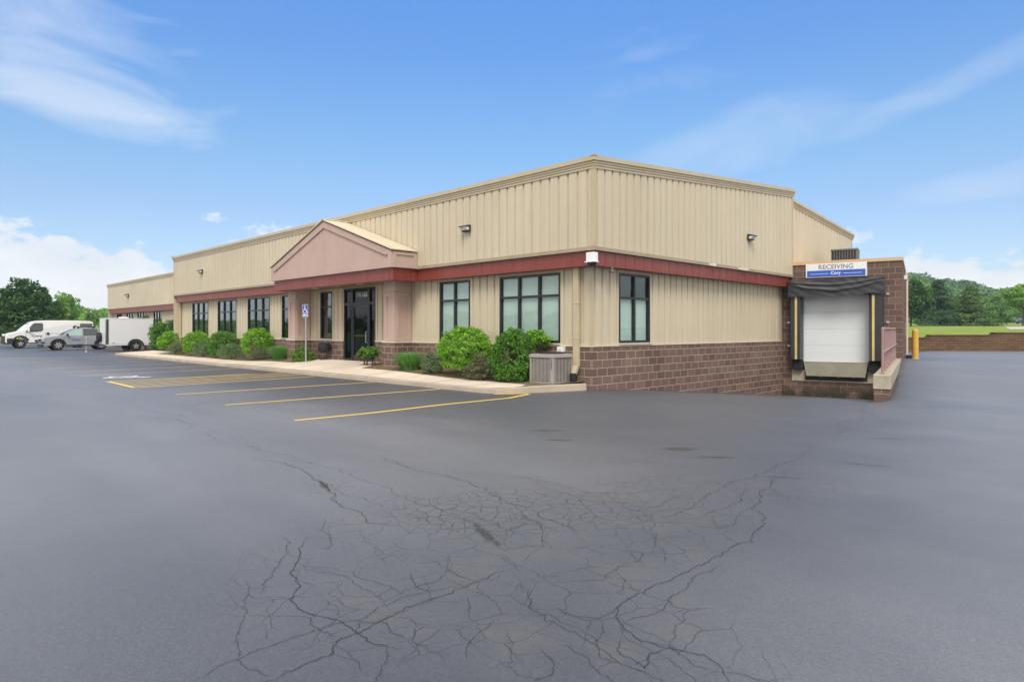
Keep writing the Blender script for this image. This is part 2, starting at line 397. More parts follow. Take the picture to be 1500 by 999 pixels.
def asphalt():
    m, nt, b = material('asphalt')
    tc = nt.new('ShaderNodeTexCoord').outputs['Object']
    big = nt.noise(nt.mapping(tc, (1, 1, 1), (0, 0, R(-35))), .11, 5, .6)
    st = nt.noise(nt.mapping(tc, (.16, .8, 1), (0, 0, R(45))), .9, 6, .62)
    med = nt.noise(tc, .7, 6, .6)
    fine = nt.noise(tc, 48, 5, .8); grit = nt.noise(tc, 170, 3, .8)
    xy = nt.new('ShaderNodeSeparateXYZ', i={0: tc})
    # driven ground paler, stalls and dock side darker: wear plus painted sky and wall reflection
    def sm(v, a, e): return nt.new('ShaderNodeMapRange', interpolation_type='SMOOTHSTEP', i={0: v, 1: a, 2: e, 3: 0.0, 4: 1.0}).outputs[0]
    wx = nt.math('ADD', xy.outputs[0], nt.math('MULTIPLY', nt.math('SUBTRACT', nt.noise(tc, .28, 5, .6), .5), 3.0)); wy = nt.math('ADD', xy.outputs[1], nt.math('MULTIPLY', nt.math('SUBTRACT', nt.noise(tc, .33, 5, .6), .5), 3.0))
    wear_refl = nt.math('MAXIMUM', nt.math('MULTIPLY', sm(wy, -4.6, -8.2), sm(wx, 9.0, 3.0)), sm(nt.math('ADD', wx, nt.math('MULTIPLY', wy, .23)), 5.2, 8.5))
    wear_refl = nt.math('MULTIPLY', wear_refl, nt.math('ADD', .85, nt.math('MULTIPLY', big, .25)))
    c = nt.mix(wear_refl, nt.ramp(big, [(.3, (.068, .072, .086)), (.7, (.080, .084, .099))]), nt.ramp(big, [(.3, (.158, .160, .171)), (.7, (.180, .181, .190))]))
    c = nt.mix(1.0, c, nt.ramp(st, [(.25, .86), (.5, 1.0), (.75, 1.13)]), 'MULTIPLY')
    c = nt.mix(1.0, c, nt.ramp(med, [(.3, .95), (.7, 1.05)]), 'MULTIPLY')
    c = nt.mix(1.0, c, nt.ramp(fine, [(.36, .84), (.64, 1.16)]), 'MULTIPLY')
    c = nt.mix(1.0, c, nt.ramp(grit, [(.36, .80), (.64, 1.20)]), 'MULTIPLY')
    # worn zone where the sealcoat has broken up
    def blob(cx, cy, rx, ry, rot):
        ca, sa = math.cos(rot), math.sin(rot)
        dx = nt.math('SUBTRACT', xy.outputs[0], cx); dy = nt.math('SUBTRACT', xy.outputs[1], cy)
        u = nt.math('DIVIDE', nt.math('ADD', nt.math('MULTIPLY', dx, ca), nt.math('MULTIPLY', dy, sa)), rx)
        v = nt.math('DIVIDE', nt.math('SUBTRACT', nt.math('MULTIPLY', dy, ca), nt.math('MULTIPLY', dx, sa)), ry)
        return nt.math('SUBTRACT', 1.0, nt.math('ADD', nt.math('MULTIPLY', u, u), nt.math('MULTIPLY', v, v)))
    z1 = blob(6.5, -8.9, 1.9, 1.5, R(60)); z2 = blob(6.9, -10.3, 1.5, .9, R(20)); z3 = blob(6.9, -7.0, 1.6, .6, R(50)); z4 = blob(3.6, -9.3, 3.0, .25, R(-8))
    z5 = blob(8.3, -9.9, .9, .5, R(-30))
    zz = nt.math('MAXIMUM', nt.math('MAXIMUM', z1, z2), nt.math('MAXIMUM', nt.math('MAXIMUM', z3, z4), z5))
    wob = nt.math('SUBTRACT', nt.noise(tc, 1.3, 4, .6), .5)
    zone = nt.ramp(nt.math('ADD', zz, nt.math('MULTIPLY', wob, 1.6)), [(.05, 0.0), (.45, 1.0)])
    wv = nt.new('ShaderNodeVectorMath', operation='MULTIPLY_ADD')
    nz = nt.new('ShaderNodeTexNoise', i={'Scale': 2.3, 'Detail': 3, 'Roughness': .55}); nt.l.new(tc, nz.inputs['Vector'])
    nt.l.new(nz.outputs['Color'], wv.inputs[0]); wv.inputs[1].default_value = (.3, .3, 0); nt.l.new(tc, wv.inputs[2])
    def cells(scale, w):
        v = nt.new('ShaderNodeTexVoronoi', voronoi_dimensions='2D', feature='DISTANCE_TO_EDGE', i={'Scale': scale, 'Randomness': 1.0}); nt.l.new(wv.outputs[0], v.inputs['Vector'])
        return nt.ramp(v.outputs['Distance'], [(0.0, 1.0), (w, 0.0)])
    gate = nt.ramp(nt.noise(tc, 1.7, 5, .7), [(.38, 0.0), (.5, 1.0)])
    gate2 = nt.ramp(nt.noise(nt.mapping(tc, (1, 1, 1), (0, 0, 0), (7, 3, 0)), 2.4, 5, .7), [(.42, 0.0), (.52, 1.0)])
    core = nt.ramp(nt.math('ADD', blob(6.2, -8.7, 1.3, .8, R(50)), nt.math('MULTIPLY', wob, 1.0)), [(.1, 0.0), (.6, 1.0)])
    k1 = nt.math('MULTIPLY', nt.math('MULTIPLY', nt.math('MAXIMUM', cells(1.7, .0095), cells(3.6, .018)), gate), zone)
    k2 = nt.math('MULTIPLY', nt.math('MULTIPLY', cells(7.2, .058), 1.0), core)
    ck = nt.math('MAXIMUM', nt.math('MULTIPLY', k1, .64), nt.math('MULTIPLY', k2, .75))
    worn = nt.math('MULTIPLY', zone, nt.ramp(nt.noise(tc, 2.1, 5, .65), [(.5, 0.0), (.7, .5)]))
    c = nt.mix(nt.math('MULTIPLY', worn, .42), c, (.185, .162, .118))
    c = nt.mix(ck, c, (.022, .021, .021))
    # small rubbed oil spots
    spots = None
    for cx, cy, rx, ry, rot in ((3.49, -5.46, .30, .10, .7), (4.16, -5.95, .22, .07, .7), (5.65, -5.37, .26, .16, .8), (6.22, -5.53, .24, .08, .7), (7.58, -4.75, .30, .03, .35), (7.2, -6.0, .3, .03, .5), (4.3, -9.45, .30, .04, -.3), (6.45, -9.35, .36, .05, -.4), (7.2, -2.7, .3, .04, .5)):
        s = blob(cx, cy, rx, ry, rot); spots = s if spots is None else nt.math('MAXIMUM', spots, s)
    sp = nt.ramp(nt.math('ADD', nt.math('MAXIMUM', spots, -1.0), nt.math('MULTIPLY', nt.math('SUBTRACT', nt.noise(nt.mapping(tc, (5, 16, 1), (0, 0, R(35))), 2.5, 6, .75), .53), 4.5)), [(.1, 0.0), (.7, 1.0)])
    c = nt.mix(nt.math('MULTIPLY', sp, .95), c, (.035, .033, .028))
    setc(nt, b, 'Base Color', c)
    rr = nt.math('ADD', nt.ramp(st, [(.25, .42), (.75, .54)]), nt.math('MULTIPLY', nt.math('SUBTRACT', fine, .5), .25))
    setc(nt, b, 'Roughness', rr); b.inputs['Specular IOR Level'].default_value = .5
    h = nt.math('ADD', nt.math('ADD', nt.math('MULTIPLY', fine, .6), nt.math('MULTIPLY', grit, .5)), nt.math('MULTIPLY', ck, -1.5))
    setc(nt, b, 'Normal', nt.bump(h, .4, .008))
asphalt()
def crackmat():
    m, nt, b = material('crack_dark'); setc(nt, b, 'Base Color', (.045, .044, .042)); b.inputs['Roughness'].default_value = .95; b.inputs['Specular IOR Level'].default_value = .1
crackmat()
def linepaint(name, col, wear):
    m, nt, b = material(name)
    tc = nt.new('ShaderNodeTexCoord').outputs['Object']
    w = nt.ramp(nt.noise(tc, 5.0, 7, .75), [(wear - .06, 1.0), (wear + .06, 0.0)])
    f = nt.noise(tc, 60, 3)
    c = nt.mix(nt.math('MULTIPLY', w, .8), col, (.12, .115, .11))
    c = nt.mix(1.0, c, nt.ramp(f, [(.3, .88), (.7, 1.08)]), 'MULTIPLY')
    setc(nt, b, 'Base Color', c); b.inputs['Roughness'].default_value = .6
linepaint('yellow_line', (.78, .53, .10), .33)
linepaint('white_line', (.75, .75, .73), .36)
def lawn():
    m, nt, b = material('lawn')
    tc = nt.new('ShaderNodeTexCoord').outputs['Object']
    a = nt.noise(tc, .07, 5, .6); d = nt.noise(tc, 1.2, 6, .7)
    c = nt.ramp(a, [(.3, (.14, .225, .03)), (.52, (.21, .275, .05)), (.7, (.35, .34, .10))])
    c = nt.mix(1.0, c, nt.ramp(d, [(.3, .75), (.7, 1.25)]), 'MULTIPLY')
    setc(nt, b, 'Base Color', c); b.inputs['Roughness'].default_value = .9; b.inputs['Specular IOR Level'].default_value = .1
    setc(nt, b, 'Normal', nt.bump(d, .6, .08))
lawn()
paint('hill_ground', (.03, .065, .02), .95, .3, .2, spec=.1)

# ------------------------------------------------------------------ asphalt lot
xs = [-680, -600, -300, -160, -110, -85] + list(range(-75, -5, 5)) + [-5, -3, -2, -1.4, -1] + list(np.arange(-.7, 8.0, .15)) + [8.5, 9, 10, 12, 15, 20, 30, 45, 70, 120, 300, 680]
ys = [-680, -500, -250, -120, -60, -40, -30, -24, -20, -16, -13, -10, -8, -6, -4, -3] + list(np.arange(-2.4, 14.0, .15)) + [14.5, 15, 16, 18, 21, 25, 30, 36, 45, 60, 90, 150, 300, 500, 680]
xs = [float(v) for v in xs]; ys = [float(v) for v in ys]
g = MB(); nx, ny = len(xs), len(ys)
g.v = [(x, y, zg(x, y)) for y in ys for x in xs]
g.f = [(j * nx + i, j * nx + i + 1, (j + 1) * nx + i + 1, (j + 1) * nx + i) for j in range(ny - 1) for i in range(nx - 1)]
g.m = [0] * len(g.f)
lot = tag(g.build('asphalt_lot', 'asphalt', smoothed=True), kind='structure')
def stripe(name, pts, w, mat, dz=.004):
    """painted stripe along a polyline, a little uneven"""
    b = MB(); P = []
    for k in range(len(pts) - 1):
        a, c = np.array(pts[k]), np.array(pts[k + 1]); n = max(1, int(np.linalg.norm(c - a) / .5))
        P += [a + (c - a) * j / n for j in range(n)]
    P.append(np.array(pts[-1])); L = []; Q = []
    for k, p in enumerate(P):
        t = P[min(k + 1, len(P) - 1)] - P[max(k - 1, 0)]; t = t / np.linalg.norm(t); n = np.array([-t[1], t[0]])
        j = random.uniform(-.006, .006); L.append(p + n * (w / 2 + j)); Q.append(p - n * (w / 2 - j))
    v = [(q[0], q[1], zg(q[0], q[1]) + dz) for q in L] + [(q[0], q[1], zg(q[0], q[1]) + dz) for q in Q]; n = len(P)
    b.add(v, [(k, n + k, n + k + 1, k + 1) for k in range(n - 1)])
    return b.build(name, mat, lot)
stripe('painted_stripe', [(-.08, -7.6), (-.03, -6.2), (-.16, -4.4), (-.12, -2.7), (-.42, -1.75)], .11, 'yellow_line')
stripe('painted_stripe', [(-.95, -2.36), (-.5, -1.72)], .10, 'yellow_line', .007)
stripe('painted_stripe', [(-3.1, -7.55), (-2.85, -2.42)], .10, 'yellow_line')
stripe('painted_stripe', [(-6.0, -7.56), (-5.85, -2.42)], .10, 'yellow_line')
for x in (-14.45, -17.0, -20.1, -23.0, -25.8, -28.6, -31.4):
    stripe('painted_stripe', [(x, -7.75), (x - .75, -2.5)], .09, 'yellow_line')
# hatched access aisle
stripe('painted_stripe', [(-8.6, -7.68), (-9.1, -2.5)], .11, 'yellow_line')
stripe('painted_stripe', [(-11.34, -7.66), (-11.75, -2.5)], .10, 'yellow_line')
stripe('painted_stripe', [(-11.34, -7.69), (-8.6, -7.72)], .13, 'yellow_line', .007)
for k in range(5):
    x = -10.85 + k * .45
    stripe('painted_stripe', [(x, -7.58), (x - .95, -2.5)], .085, 'yellow_line')
def icon(name, M, s, mat, parent, flat):
    """wheelchair symbol drawn from strokes: head, back, seat, leg and wheel"""
    b = MB()
    def T(x, y, z): return tuple(M @ Vector((x * s, y * s, z)))
    def stroke(p, w):
        for k in range(len(p) - 1):
            a, c = np.array(p[k]), np.array(p[k + 1]); t = (c - a) / np.linalg.norm(c - a); n = np.array([-t[1], t[0]]) * w / 2; e = t * w * .35
            q = [a - e + n, a - e - n, c + e - n, c + e + n]; h = .0004 * (len(b.f) % 5 + 1) * flat
            b.add([T(q_[0], q_[1], h) for q_ in q], [(0, 1, 2, 3)])
    b.add([T(-.06 + .085 * math.cos(j * math.pi / 6), .42 + .085 * math.sin(j * math.pi / 6), 0) for j in range(12)], [tuple(range(12))])
    stroke([(-.06, .30), (-.03, -.02), (.20, -.04), (.30, -.33), (.38, -.31)], .09); stroke([(-.03, .16), (.17, .16)], .07)
    stroke([(.02 + .27 * math.cos(R(a)) - .06, -.17 + .27 * math.sin(R(a))) for a in range(110, 375, 22)], .07)
    return b.build(name, mat, parent)
icon('wheelchair_symbol', frame_matrix((-13.0, -6.75, .0845), (.62, -.78, 0), (.78, .62, 0)), 1.35, 'white_line', lot, 2)
icon('wheelchair_symbol', frame_matrix((-12.75, -6.9, .087), (.62, -.78, 0), (.78, .62, 0)), 1.15, 'white_line', lot, 2)
CR = "2.41,-9.38 2.92,-9.26 3.47,-9.25 3.92,-9.37 4.25,-9.39 4.68,-9.55 5.04,-9.7 5.27,-9.68 5.59,-9.79 5.67,-9.76 5.84,-9.67;4.25,-9.39 4.74,-9.49 4.97,-9.43 5.28,-9.46 5.52,-9.43;0.96,-9.17 1.82,-9.07 2.57,-9.01 3.23,-9.04 3.76,-8.95 4.43,-9.07 4.88,-9.09 5.51,-9.18 5.77,-9.17;3.42,-8.24 3.71,-8.36 4.2,-8.42 4.66,-8.38 5.06,-8.36 5.61,-8.54 6.2,-8.73 6.53,-8.88;4.54,-8.07 4.74,-8.22 5.03,-8 5.39,-7.87 5.69,-7.87;5.44,-10.41 5.64,-10.43 5.88,-10.6 6.02,-10.71 6.17,-10.84 6.35,-10.95;5.59,-10.26 5.75,-10.4 5.99,-10.55 6.13,-10.65 6.38,-10.73 6.53,-10.87 6.68,-10.89 6.79,-10.87 6.93,-10.81 7.01,-10.81 7.13,-10.81 7.27,-10.82 7.35,-10.79 7.41,-10.75;7.04,-11.55 7.02,-11.48 6.98,-11.41 6.98,-11.33 6.96,-11.25 6.96,-11.13 6.97,-11.01 6.96,-10.95 6.97,-10.8 7.02,-10.72 6.95,-10.58 6.93,-10.42 6.98,-10.25 7.02,-10.13 7.02,-10.03;7.26,-11.37 7.23,-11.22 7.23,-11.1 7.23,-11 7.13,-10.91 7.14,-10.79 7.1,-10.65 7.06,-10.46 7.07,-10.3 7.08,-10.17 7.06,-9.99 7.03,-9.8 7.07,-9.7;5.91,-10.37 5.89,-10.25 5.69,-10.16 5.53,-10.15 5.26,-9.99;6.05,-10.58 6.25,-10.57 6.41,-10.48 6.52,-10.48 6.66,-10.5 6.93,-10.51;6.39,-10.4 6.55,-10.43 6.66,-10.4 6.76,-10.37 6.95,-10.38;5.64,-9.87 5.95,-10.05 6.1,-10.04 6.17,-10.1 6.35,-10.16 6.5,-10.22;6.48,-9.93 6.65,-9.94 6.82,-9.98 6.95,-9.99 7.07,-9.98;6.66,-10.17 6.81,-10.24 6.9,-10.28 6.99,-10.24;5.58,-9.47 5.72,-9.43 5.88,-9.45 5.91,-9.33 5.96,-9.18 6.11,-9.13 6.25,-9.13 6.43,-9.12;5.48,-9.15 5.67,-9.17 5.87,-9.18 6.04,-9.2 6.15,-9.22 6.33,-9.26 6.54,-9.3;7.07,-9.7 7.25,-9.8 7.48,-9.95 7.51,-10.01 7.57,-10.03 7.66,-10.03;6.62,-10.73 6.8,-10.73 6.91,-10.78;6.76,-10.9 6.92,-10.93 7,-10.93 7.13,-10.89;6.41,-10.95 6.47,-10.93 6.63,-11.03 6.75,-11.07 6.87,-11.15 6.96,-11.13;6.08,-10.93 6.24,-10.97 6.45,-11.09 6.57,-11.13 6.69,-11.2 6.8,-11.27 6.94,-11.3 6.98,-11.33;7.49,-10.22 7.54,-10.38 7.61,-10.52 7.69,-10.6;6.98,-11.33 7.09,-11.33 7.22,-11.29;7.35,-10.79 7.44,-10.85 7.53,-10.94 7.59,-11.01;7.13,-10.81 7.03,-10.74 7.11,-10.66 7.26,-10.69 7.37,-10.66;7.26,-10.55 7.39,-10.67 7.52,-10.68 7.61,-10.62;7.23,-11 7.36,-10.95 7.47,-11;7.61,-10.27 7.75,-10.37 7.87,-10.51 7.97,-10.52 8.06,-10.47;6.7,-3.06 6.82,-4.25 6.91,-5.12 6.94,-5.65 6.98,-6.19 6.95,-6.66 7.02,-7.24 7.12,-7.71 7.11,-8.02 7.09,-8.31;7,-5.59 7.11,-5.81 7.19,-6.28 7.37,-6.89 7.45,-7.1 7.47,-7.3 7.61,-7.42 7.74,-7.66 7.77,-7.89 7.82,-8.04 7.84,-8.42 7.84,-8.68 7.84,-8.92 7.84,-9.14 7.82,-9.32 7.82,-9.51 7.84,-9.68 7.91,-9.78 8.02,-9.86 8.14,-9.9 8.24,-9.88 8.35,-9.84 8.43,-9.81 8.52,-9.85 8.59,-9.92 8.64,-9.98;7.91,-8.68 7.94,-8.85 7.91,-9.02 7.95,-9.14 7.98,-9.4 8.03,-9.53 8.02,-9.62 7.98,-9.74 7.97,-9.79;5.32,-7.87 5.67,-7.82 5.98,-7.85 6.22,-7.87 6.39,-7.76 6.52,-7.57 6.54,-7.28;5.64,-7.99 6.11,-8.04 6.41,-8.1 6.59,-7.97 6.77,-7.79 6.71,-7.55;6.87,-8.11 6.88,-7.89 6.85,-7.53 6.88,-7.26;5.95,-8.51 6.25,-8.64 6.4,-8.74 6.6,-8.76 6.89,-8.85;6.33,-8.9 6.47,-8.85 6.68,-8.99 7,-9.27;7.13,-6.68 7.22,-6.98 7.32,-7.17 7.32,-7.39 7.3,-7.68 7.3,-7.87;7.47,-7.3 7.51,-7.61 7.59,-7.85 7.55,-8.03 7.35,-7.73;7.16,-8.59 7.32,-8.81 7.52,-9;7.26,-8.4 7.38,-8.59 7.57,-8.76 7.66,-8.93;7.33,-9.38 7.51,-9.37 7.64,-9.32 7.77,-9.42 7.81,-9.4;7.24,-9.81 7.5,-9.98 7.51,-10.01 7.72,-10.05 7.89,-10.06 8.03,-10.09 8.23,-10.14 8.35,-10.13 8.48,-10.14;7.86,-9.85 7.97,-9.95 8.03,-10.09 8.1,-10.16 8.19,-10.15;7.9,-10.19 8.05,-10.2 8.15,-10.26 8.3,-10.3;7.86,-10.3 7.98,-10.34 8.05,-10.44 8.03,-10.52;8.07,-9.95 8.13,-10.06 8.26,-10.08 8.3,-10.1 8.24,-9.98 8.27,-9.92;7.91,-9.77 8.04,-9.91 8.18,-9.94 8.3,-9.95 8.45,-10.01 8.56,-10.06;8.17,-9.89 8.27,-9.85 8.44,-9.93 8.61,-9.85 8.75,-9.84;7.62,-9.9 7.7,-9.93 7.86,-9.85 7.84,-9.68;7.16,-9.62 7.28,-9.66 7.32,-9.56;5.86,1.69 6.27,-0.74 6.54,-2.36 6.63,-2.97;-10.4,-8.74 -5.01,-8.98 -2.08,-8.96 0.11,-9.06 1.41,-9.18;-7.79,-8.75 -3.29,-8.83 -0.09,-8.89 1.76,-8.97;2.51,-7.3 3.01,-7.42 3.37,-7.55"
b = MB()
for li_, line in enumerate(CR.split(';')):
    P = [np.array([float(t) for t in q.split(',')]) for q in line.split()]
    for it in range(4):
        N = []
        for k in range(len(P) - 1):
            d = P[k + 1] - P[k]; L = np.linalg.norm(d); n = np.array([-d[1], d[0]])
            N += [P[k], (P[k] + P[k + 1]) / 2 + n * rng.normal() * (.05, .09, .12, .12)[it]]
        P = N + [P[-1]]
    wmax = rng.uniform(.0009, .0019) * (1.5 if li_ in (0, 6, 7, 8, 29, 30, 51) else 1.25 if li_ > 51 or li_ in (2, 3, 4, 32, 33) else 1.0); ph = rng.uniform(0, 9); n = len(P)
    v = []
    for k, p in enumerate(P):
        t = P[min(k + 1, n - 1)] - P[max(k - 1, 0)]; t = t / (np.linalg.norm(t) + 1e-9); nn = np.array([-t[1], t[0]])
        w = wmax * (.6 + .45 * abs(math.sin(ph + k * .21)) * rng.uniform(.5, 1.2)) * min(1, .25 + 6 * min(k, n - 1 - k) / n)
        D = 3.0; w *= 1.0
        v += [(*(p + nn * w), 0), (*(p - nn * w), 0)]
    v = [(x, y, zg(x, y) + .004) for x, y, _ in v]
    b.add(v, [(2 * k, 2 * k + 1, 2 * k + 3, 2 * k + 2) for k in range(n - 1)])
b.build('crack_network', 'crack_dark', lot)

# ------------------------------------------------------------------ walk, kerb and bed
front = [(-34.6, -.4), (-34.4, -1.6), (-33.6, -2.3), (-30, -2.36), (-24, -2.36), (-16, -2.36), (-12.6, -2.33), (-8, -2.33), (-5, -2.33), (-1.4, -2.33), (-1.0, -2.22), (-.76, -1.95), (-.58, -1.5), (-.38, -1.0), (-.22, -.5), (-.1, -.06)]
def dense(poly, step):
    out = []
    for k in range(len(poly) - 1):
        a, c = np.array(poly[k], float), np.array(poly[k + 1], float); n = max(1, int(np.linalg.norm(c - a) / step))
        out += [a + (c - a) * j / n for j in range(n)]
    return out + [np.array(poly[-1], float)]
def offset(P, d):
    out = []
    for k, p in enumerate(P):
        t = P[min(k + 1, len(P) - 1)] - P[max(k - 1, 0)]; t = t / np.linalg.norm(t); out.append(p + np.array([-t[1], t[0]]) * d)
    return out
FR = dense(front, .5); IN = offset(FR, .15)
kb = MB(); n = len(FR); v = []
for p, q in zip(FR, IN):
    e = .0 if p[0] < -1 else .05 * smooth(-1, -.4, p[0])
    zt = zwalk(p[0], -2.3) + .006 + e; zb = zg(p[0], p[1]) - .15
    o = p + (p - q) * .15
    v += [(o[0], o[1], zb), (p[0] * .92 + q[0] * .08, p[1] * .92 + q[1] * .08, zt - .02), (p[0] * .8 + q[0] * .2, p[1] * .8 + q[1] * .2, zt), (q[0], q[1], zt), (q[0], q[1], zb)]
kb.add(v, [(5 * k + j, 5 * k + j + 1, 5 * k + 6 + j, 5 * k + 5 + j) for k in range(n - 1) for j in range(4)] + [(0, 1, 2, 3, 4), tuple(5 * (n - 1) + j for j in (4, 3, 2, 1, 0))])
tag(kb.build('kerb', 'kerb_concrete'), kind='structure')
def sheet(name, x0, x1, yf, yb, dz, mat, nx_, ny_, zf=zwalk):
    b = MB(); v = []
    for i in range(nx_ + 1):
        x = x0 + (x1 - x0) * i / nx_
        for j in range(ny_ + 1):
            a, c = yf(x), yb(x); y = a + (c - a) * j / ny_; v.append((x, y, zf(x, y) + dz))
    b.add(v, [(i * (ny_ + 1) + j, (i + 1) * (ny_ + 1) + j, (i + 1) * (ny_ + 1) + j + 1, i * (ny_ + 1) + j + 1) for i in range(nx_) for j in range(ny_)])
    return b.build(name, mat, smoothed=True)
def walk_front(x):
    y = -2.18
    if x > -1.6: y = np.interp(x, [-1.45, -1.15, -.94, -.78, -.60, -.38, -.24], [-2.18, -2.08, -1.9, -1.5, -1.1, -.6, -.1])
    if x < -33: y = np.interp(x, [-34.4, -34.2, -33.5, -33], [-.5, -1.4, -2.1, -2.18])
    return float(y)
def walk_back(x): return .0 if x < -29.6 else -1.18 + 1.16 * smooth(-13.6, -12.9, x) * (1 - smooth(-8.6, -7.9, x))
wk = tag(sheet('sidewalk', -34.4, -.9, walk_front, walk_back, 0, 'walk_concrete', 140, 6), kind='structure')
jb = MB()
for k, x in enumerate(np.arange(-33, -1.5, 1.55)):
    a, c = walk_front(x), walk_back(x)
    m = [a + (c - a) * t / 4 for t in range(5)]
    jb.add([q for y in m for q in ((x - .006, y, zwalk(x, y) + .003), (x + .006, y, zwalk(x, y) + .003))], [(2 * t, 2 * t + 1, 2 * t + 3, 2 * t + 2) for t in range(4)])
jb.build('control_joint', 'crack_dark', wk)
tag(sheet('planting_bed', -29.6, -13.3, lambda x: -1.18, lambda x: -.02, .012, 'mulch', 40, 4), kind='structure')
tag(sheet('planting_bed', -8.5, -.2, lambda x: -1.18 if x < -.85 else walk_front(x) + .02, lambda x: -.02, .012, 'mulch', 40, 4), kind='structure')
sheet('entry_bed', -8.9, -8.0, lambda x: -.55, lambda x: -.03, .02, 'mulch', 6, 3)
tag(bpy.data.objects['entry_bed'], kind='structure'); bpy.data.objects['entry_bed'].name = 'planting_bed'
# ------------------------------------------------------------------ building
ZM, ZW, ZR, ZU, ZT = 1.164, 3.03, 3.09, 3.49, 5.66
XL, OV, YR, YB = -29.57, .336, 11.25, 18.5
bld = thing('warehouse_building', 'long tan ribbed metal building with red band, gabled entrance and brown block base', 'building', (-12, 8, 0))
def clad(b, p0, p1, zb0, zt0, zb1, zt1, out, pitch=.305, mi=0):
    """ribbed metal panel from p0 to p1 (plan), grooves every pitch metres; out = outward unit normal in plan"""
    p0, p1, out = np.array(p0, float), np.array(p1, float), np.array(out, float)
    L = np.linalg.norm(p1 - p0); t = (p1 - p0) / L
    prof = []; k = 0
    while k * pitch < L:
        s = k * pitch + .13
        prof += [(s - .036, 0), (s - .024, -.042), (s + .024, -.042), (s + .036, 0)]
        # a faint stiffening rib in the middle of each pan
        prof += [(s + pitch * .5 - .02, 0), (s + pitch * .5 - .012, .004), (s + pitch * .5 + .012, .004), (s + pitch * .5 + .02, 0)]
        k += 1
    prof = [(0, 0)] + [q for q in prof if .01 < q[0] < L - .01] + [(L, 0)]
    v = []
    for s, d in prof:
        q = p0 + t * s + out * d; f = s / L
        v += [(q[0], q[1], zb0 + (zb1 - zb0) * f), (q[0], q[1], zt0 + (zt1 - zt0) * f)]
    n = len(prof); flip = (t[0] * out[1] - t[1] * out[0]) > 0
    fs = [((2 * k, 2 * k + 1, 2 * k + 3, 2 * k + 2) if flip else (2 * k, 2 * k + 2, 2 * k + 3, 2 * k + 1)) for k in range(n - 1)]
    b.add(v, fs, mi)
def zgab(y): return 5.42 + (y + OV) * .0833            # top of the gable cladding under the trim
# upper wall: front, side gable up to the ridge, end return
b = MB()
clad(b, (XL, -OV), (OV, -OV), ZU, 5.45, ZU, 5.45, (0, -1))
clad(b, (OV, -OV + .001), (OV, YR), ZU, zgab(-OV), ZU, zgab(YR), (1, 0))
b.box(XL - .05, XL - .001, -OV + .003, YB, .1, 5.4)
b.box(.01, OV - .003, YR - .006, YR + .001, ZU, zgab(YR) + .1)
# corner trims
b.box(OV - .09, OV + .012, -OV - .012, -OV - .001, ZU + .05, 5.4, 1); b.box(OV + .001, OV + .012, -OV - .0, -OV + .1, ZU + .05, 5.4, 1)
b.box(OV + .001, OV + .013, YR - .11, YR - .01, ZU + .05, zgab(YR), 1)
b.box(XL - .02, XL + .09, -OV - .012, -OV - .001, ZU + .05, 5.4, 1)
up = b.build('upper_wall', ['tan_cladding', 'tan_trim'], bld)
b = MB(); b.box(XL - .03, OV + .02, -OV - .022, -OV + .04, ZU - .045, ZU + .045)
b.box(OV - .04, OV + .022, -OV + .042, YR, ZU - .043, ZU + .047)
b.build('drip_trim', 'drip_tan', up)
for y, l in ((5.1, .45), (6.9, .8)):                                   # flashing bent out of line
    b = MB(); b.hexa([(OV + .024, y, ZU - .03), (OV + .05, y + l * .4, ZU - .045), (OV + .05, y + l * .4, ZU + .01), (OV + .024, y, ZU + .03), (OV + .028, y + l, ZU - .02), (OV + .08, y + l * .6, ZU - .055), (OV + .08, y + l * .6, ZU + .0), (OV + .028, y + l, ZU + .04)]); b.build('bent_flashing', 'light_trim', up)
b = MB()
clad(b, (0, 11.0), (0, YB), -.4, 6.38, -.4, 5.72, (1, 0)); b.box(-.12, -.005, YR, YB, -.3, 5.6)
b.box(XL, 0, YB - .1, YB, 0, 5.6)
b.build('rear_gable_wall', ['tan_cladding'], bld)
# roof
b = MB()
b.hexa([(XL, -.3, 5.3), (.25, -.3, 5.3), (.25, YR, 6.27), (XL, YR, 6.27), (XL, -.3, 5.38), (.25, -.3, 5.38), (.25, YR, 6.35), (XL, YR, 6.35)])
b.hexa([(XL, YR, 6.27), (-.05, YR, 6.27), (-.05, YB, 5.66), (XL, YB, 5.66), (XL, YR, 6.35), (-.05, YR, 6.35), (-.05, YB, 5.74), (XL, YB, 5.74)])
roof = b.build('roof', 'tan_trim', bld)
# stepped fascia
def sloped(b, p0, p1, h0, h1, z0, z1, out, t0, t1):
    """bar along p0-p1; from height h0..h1 over base line z0->z1; thickness from t0 to t1 along out"""
    p0, p1, out = np.array(p0, float), np.array(p1, float), np.array(out, float)
    A = [p0 + out * t0, p1 + out * t0, p1 + out * t1, p0 + out * t1]; zz = [z0, z1, z1, z0]
    pts = [(q[0], q[1], z + h0) for q, z in zip(A, zz)] + [(q[0], q[1], z + h1) for q, z in zip(A, zz)]
    b.hexa(pts)
FASC = ((.0, .06, .022), (.063, .115, .038), (.118, .175, .056), (.178, .285, .085))
b = MB()
for h0, h1, pr in FASC:
    sloped(b, (XL - pr, -OV), (OV + pr - .003, -OV), h0, h1, 5.375, 5.375, (0, -1), -.05, pr)
b.box(OV - .02, OV + .10, -OV - .10, -OV + .03, 5.655, 5.685)
b.box(XL - .14, XL + .03, -OV - .14, -OV + .03, 5.655, 5.68)
zs = 5.375
for h0, h1, pr in FASC:
    sloped(b, (OV, -OV - pr + .004), (OV, YR + .02), h0, h1, zs, zs + .0833 * (YR + OV), (1, 0), -.05, pr)
    sloped(b, (0, YR + .03), (0, YB + .06), h0 * .9, h1 * .9, 6.22, 5.535, (1, 0), -.05, pr)
b.build('fascia_trim', 'tan_trim', roof)
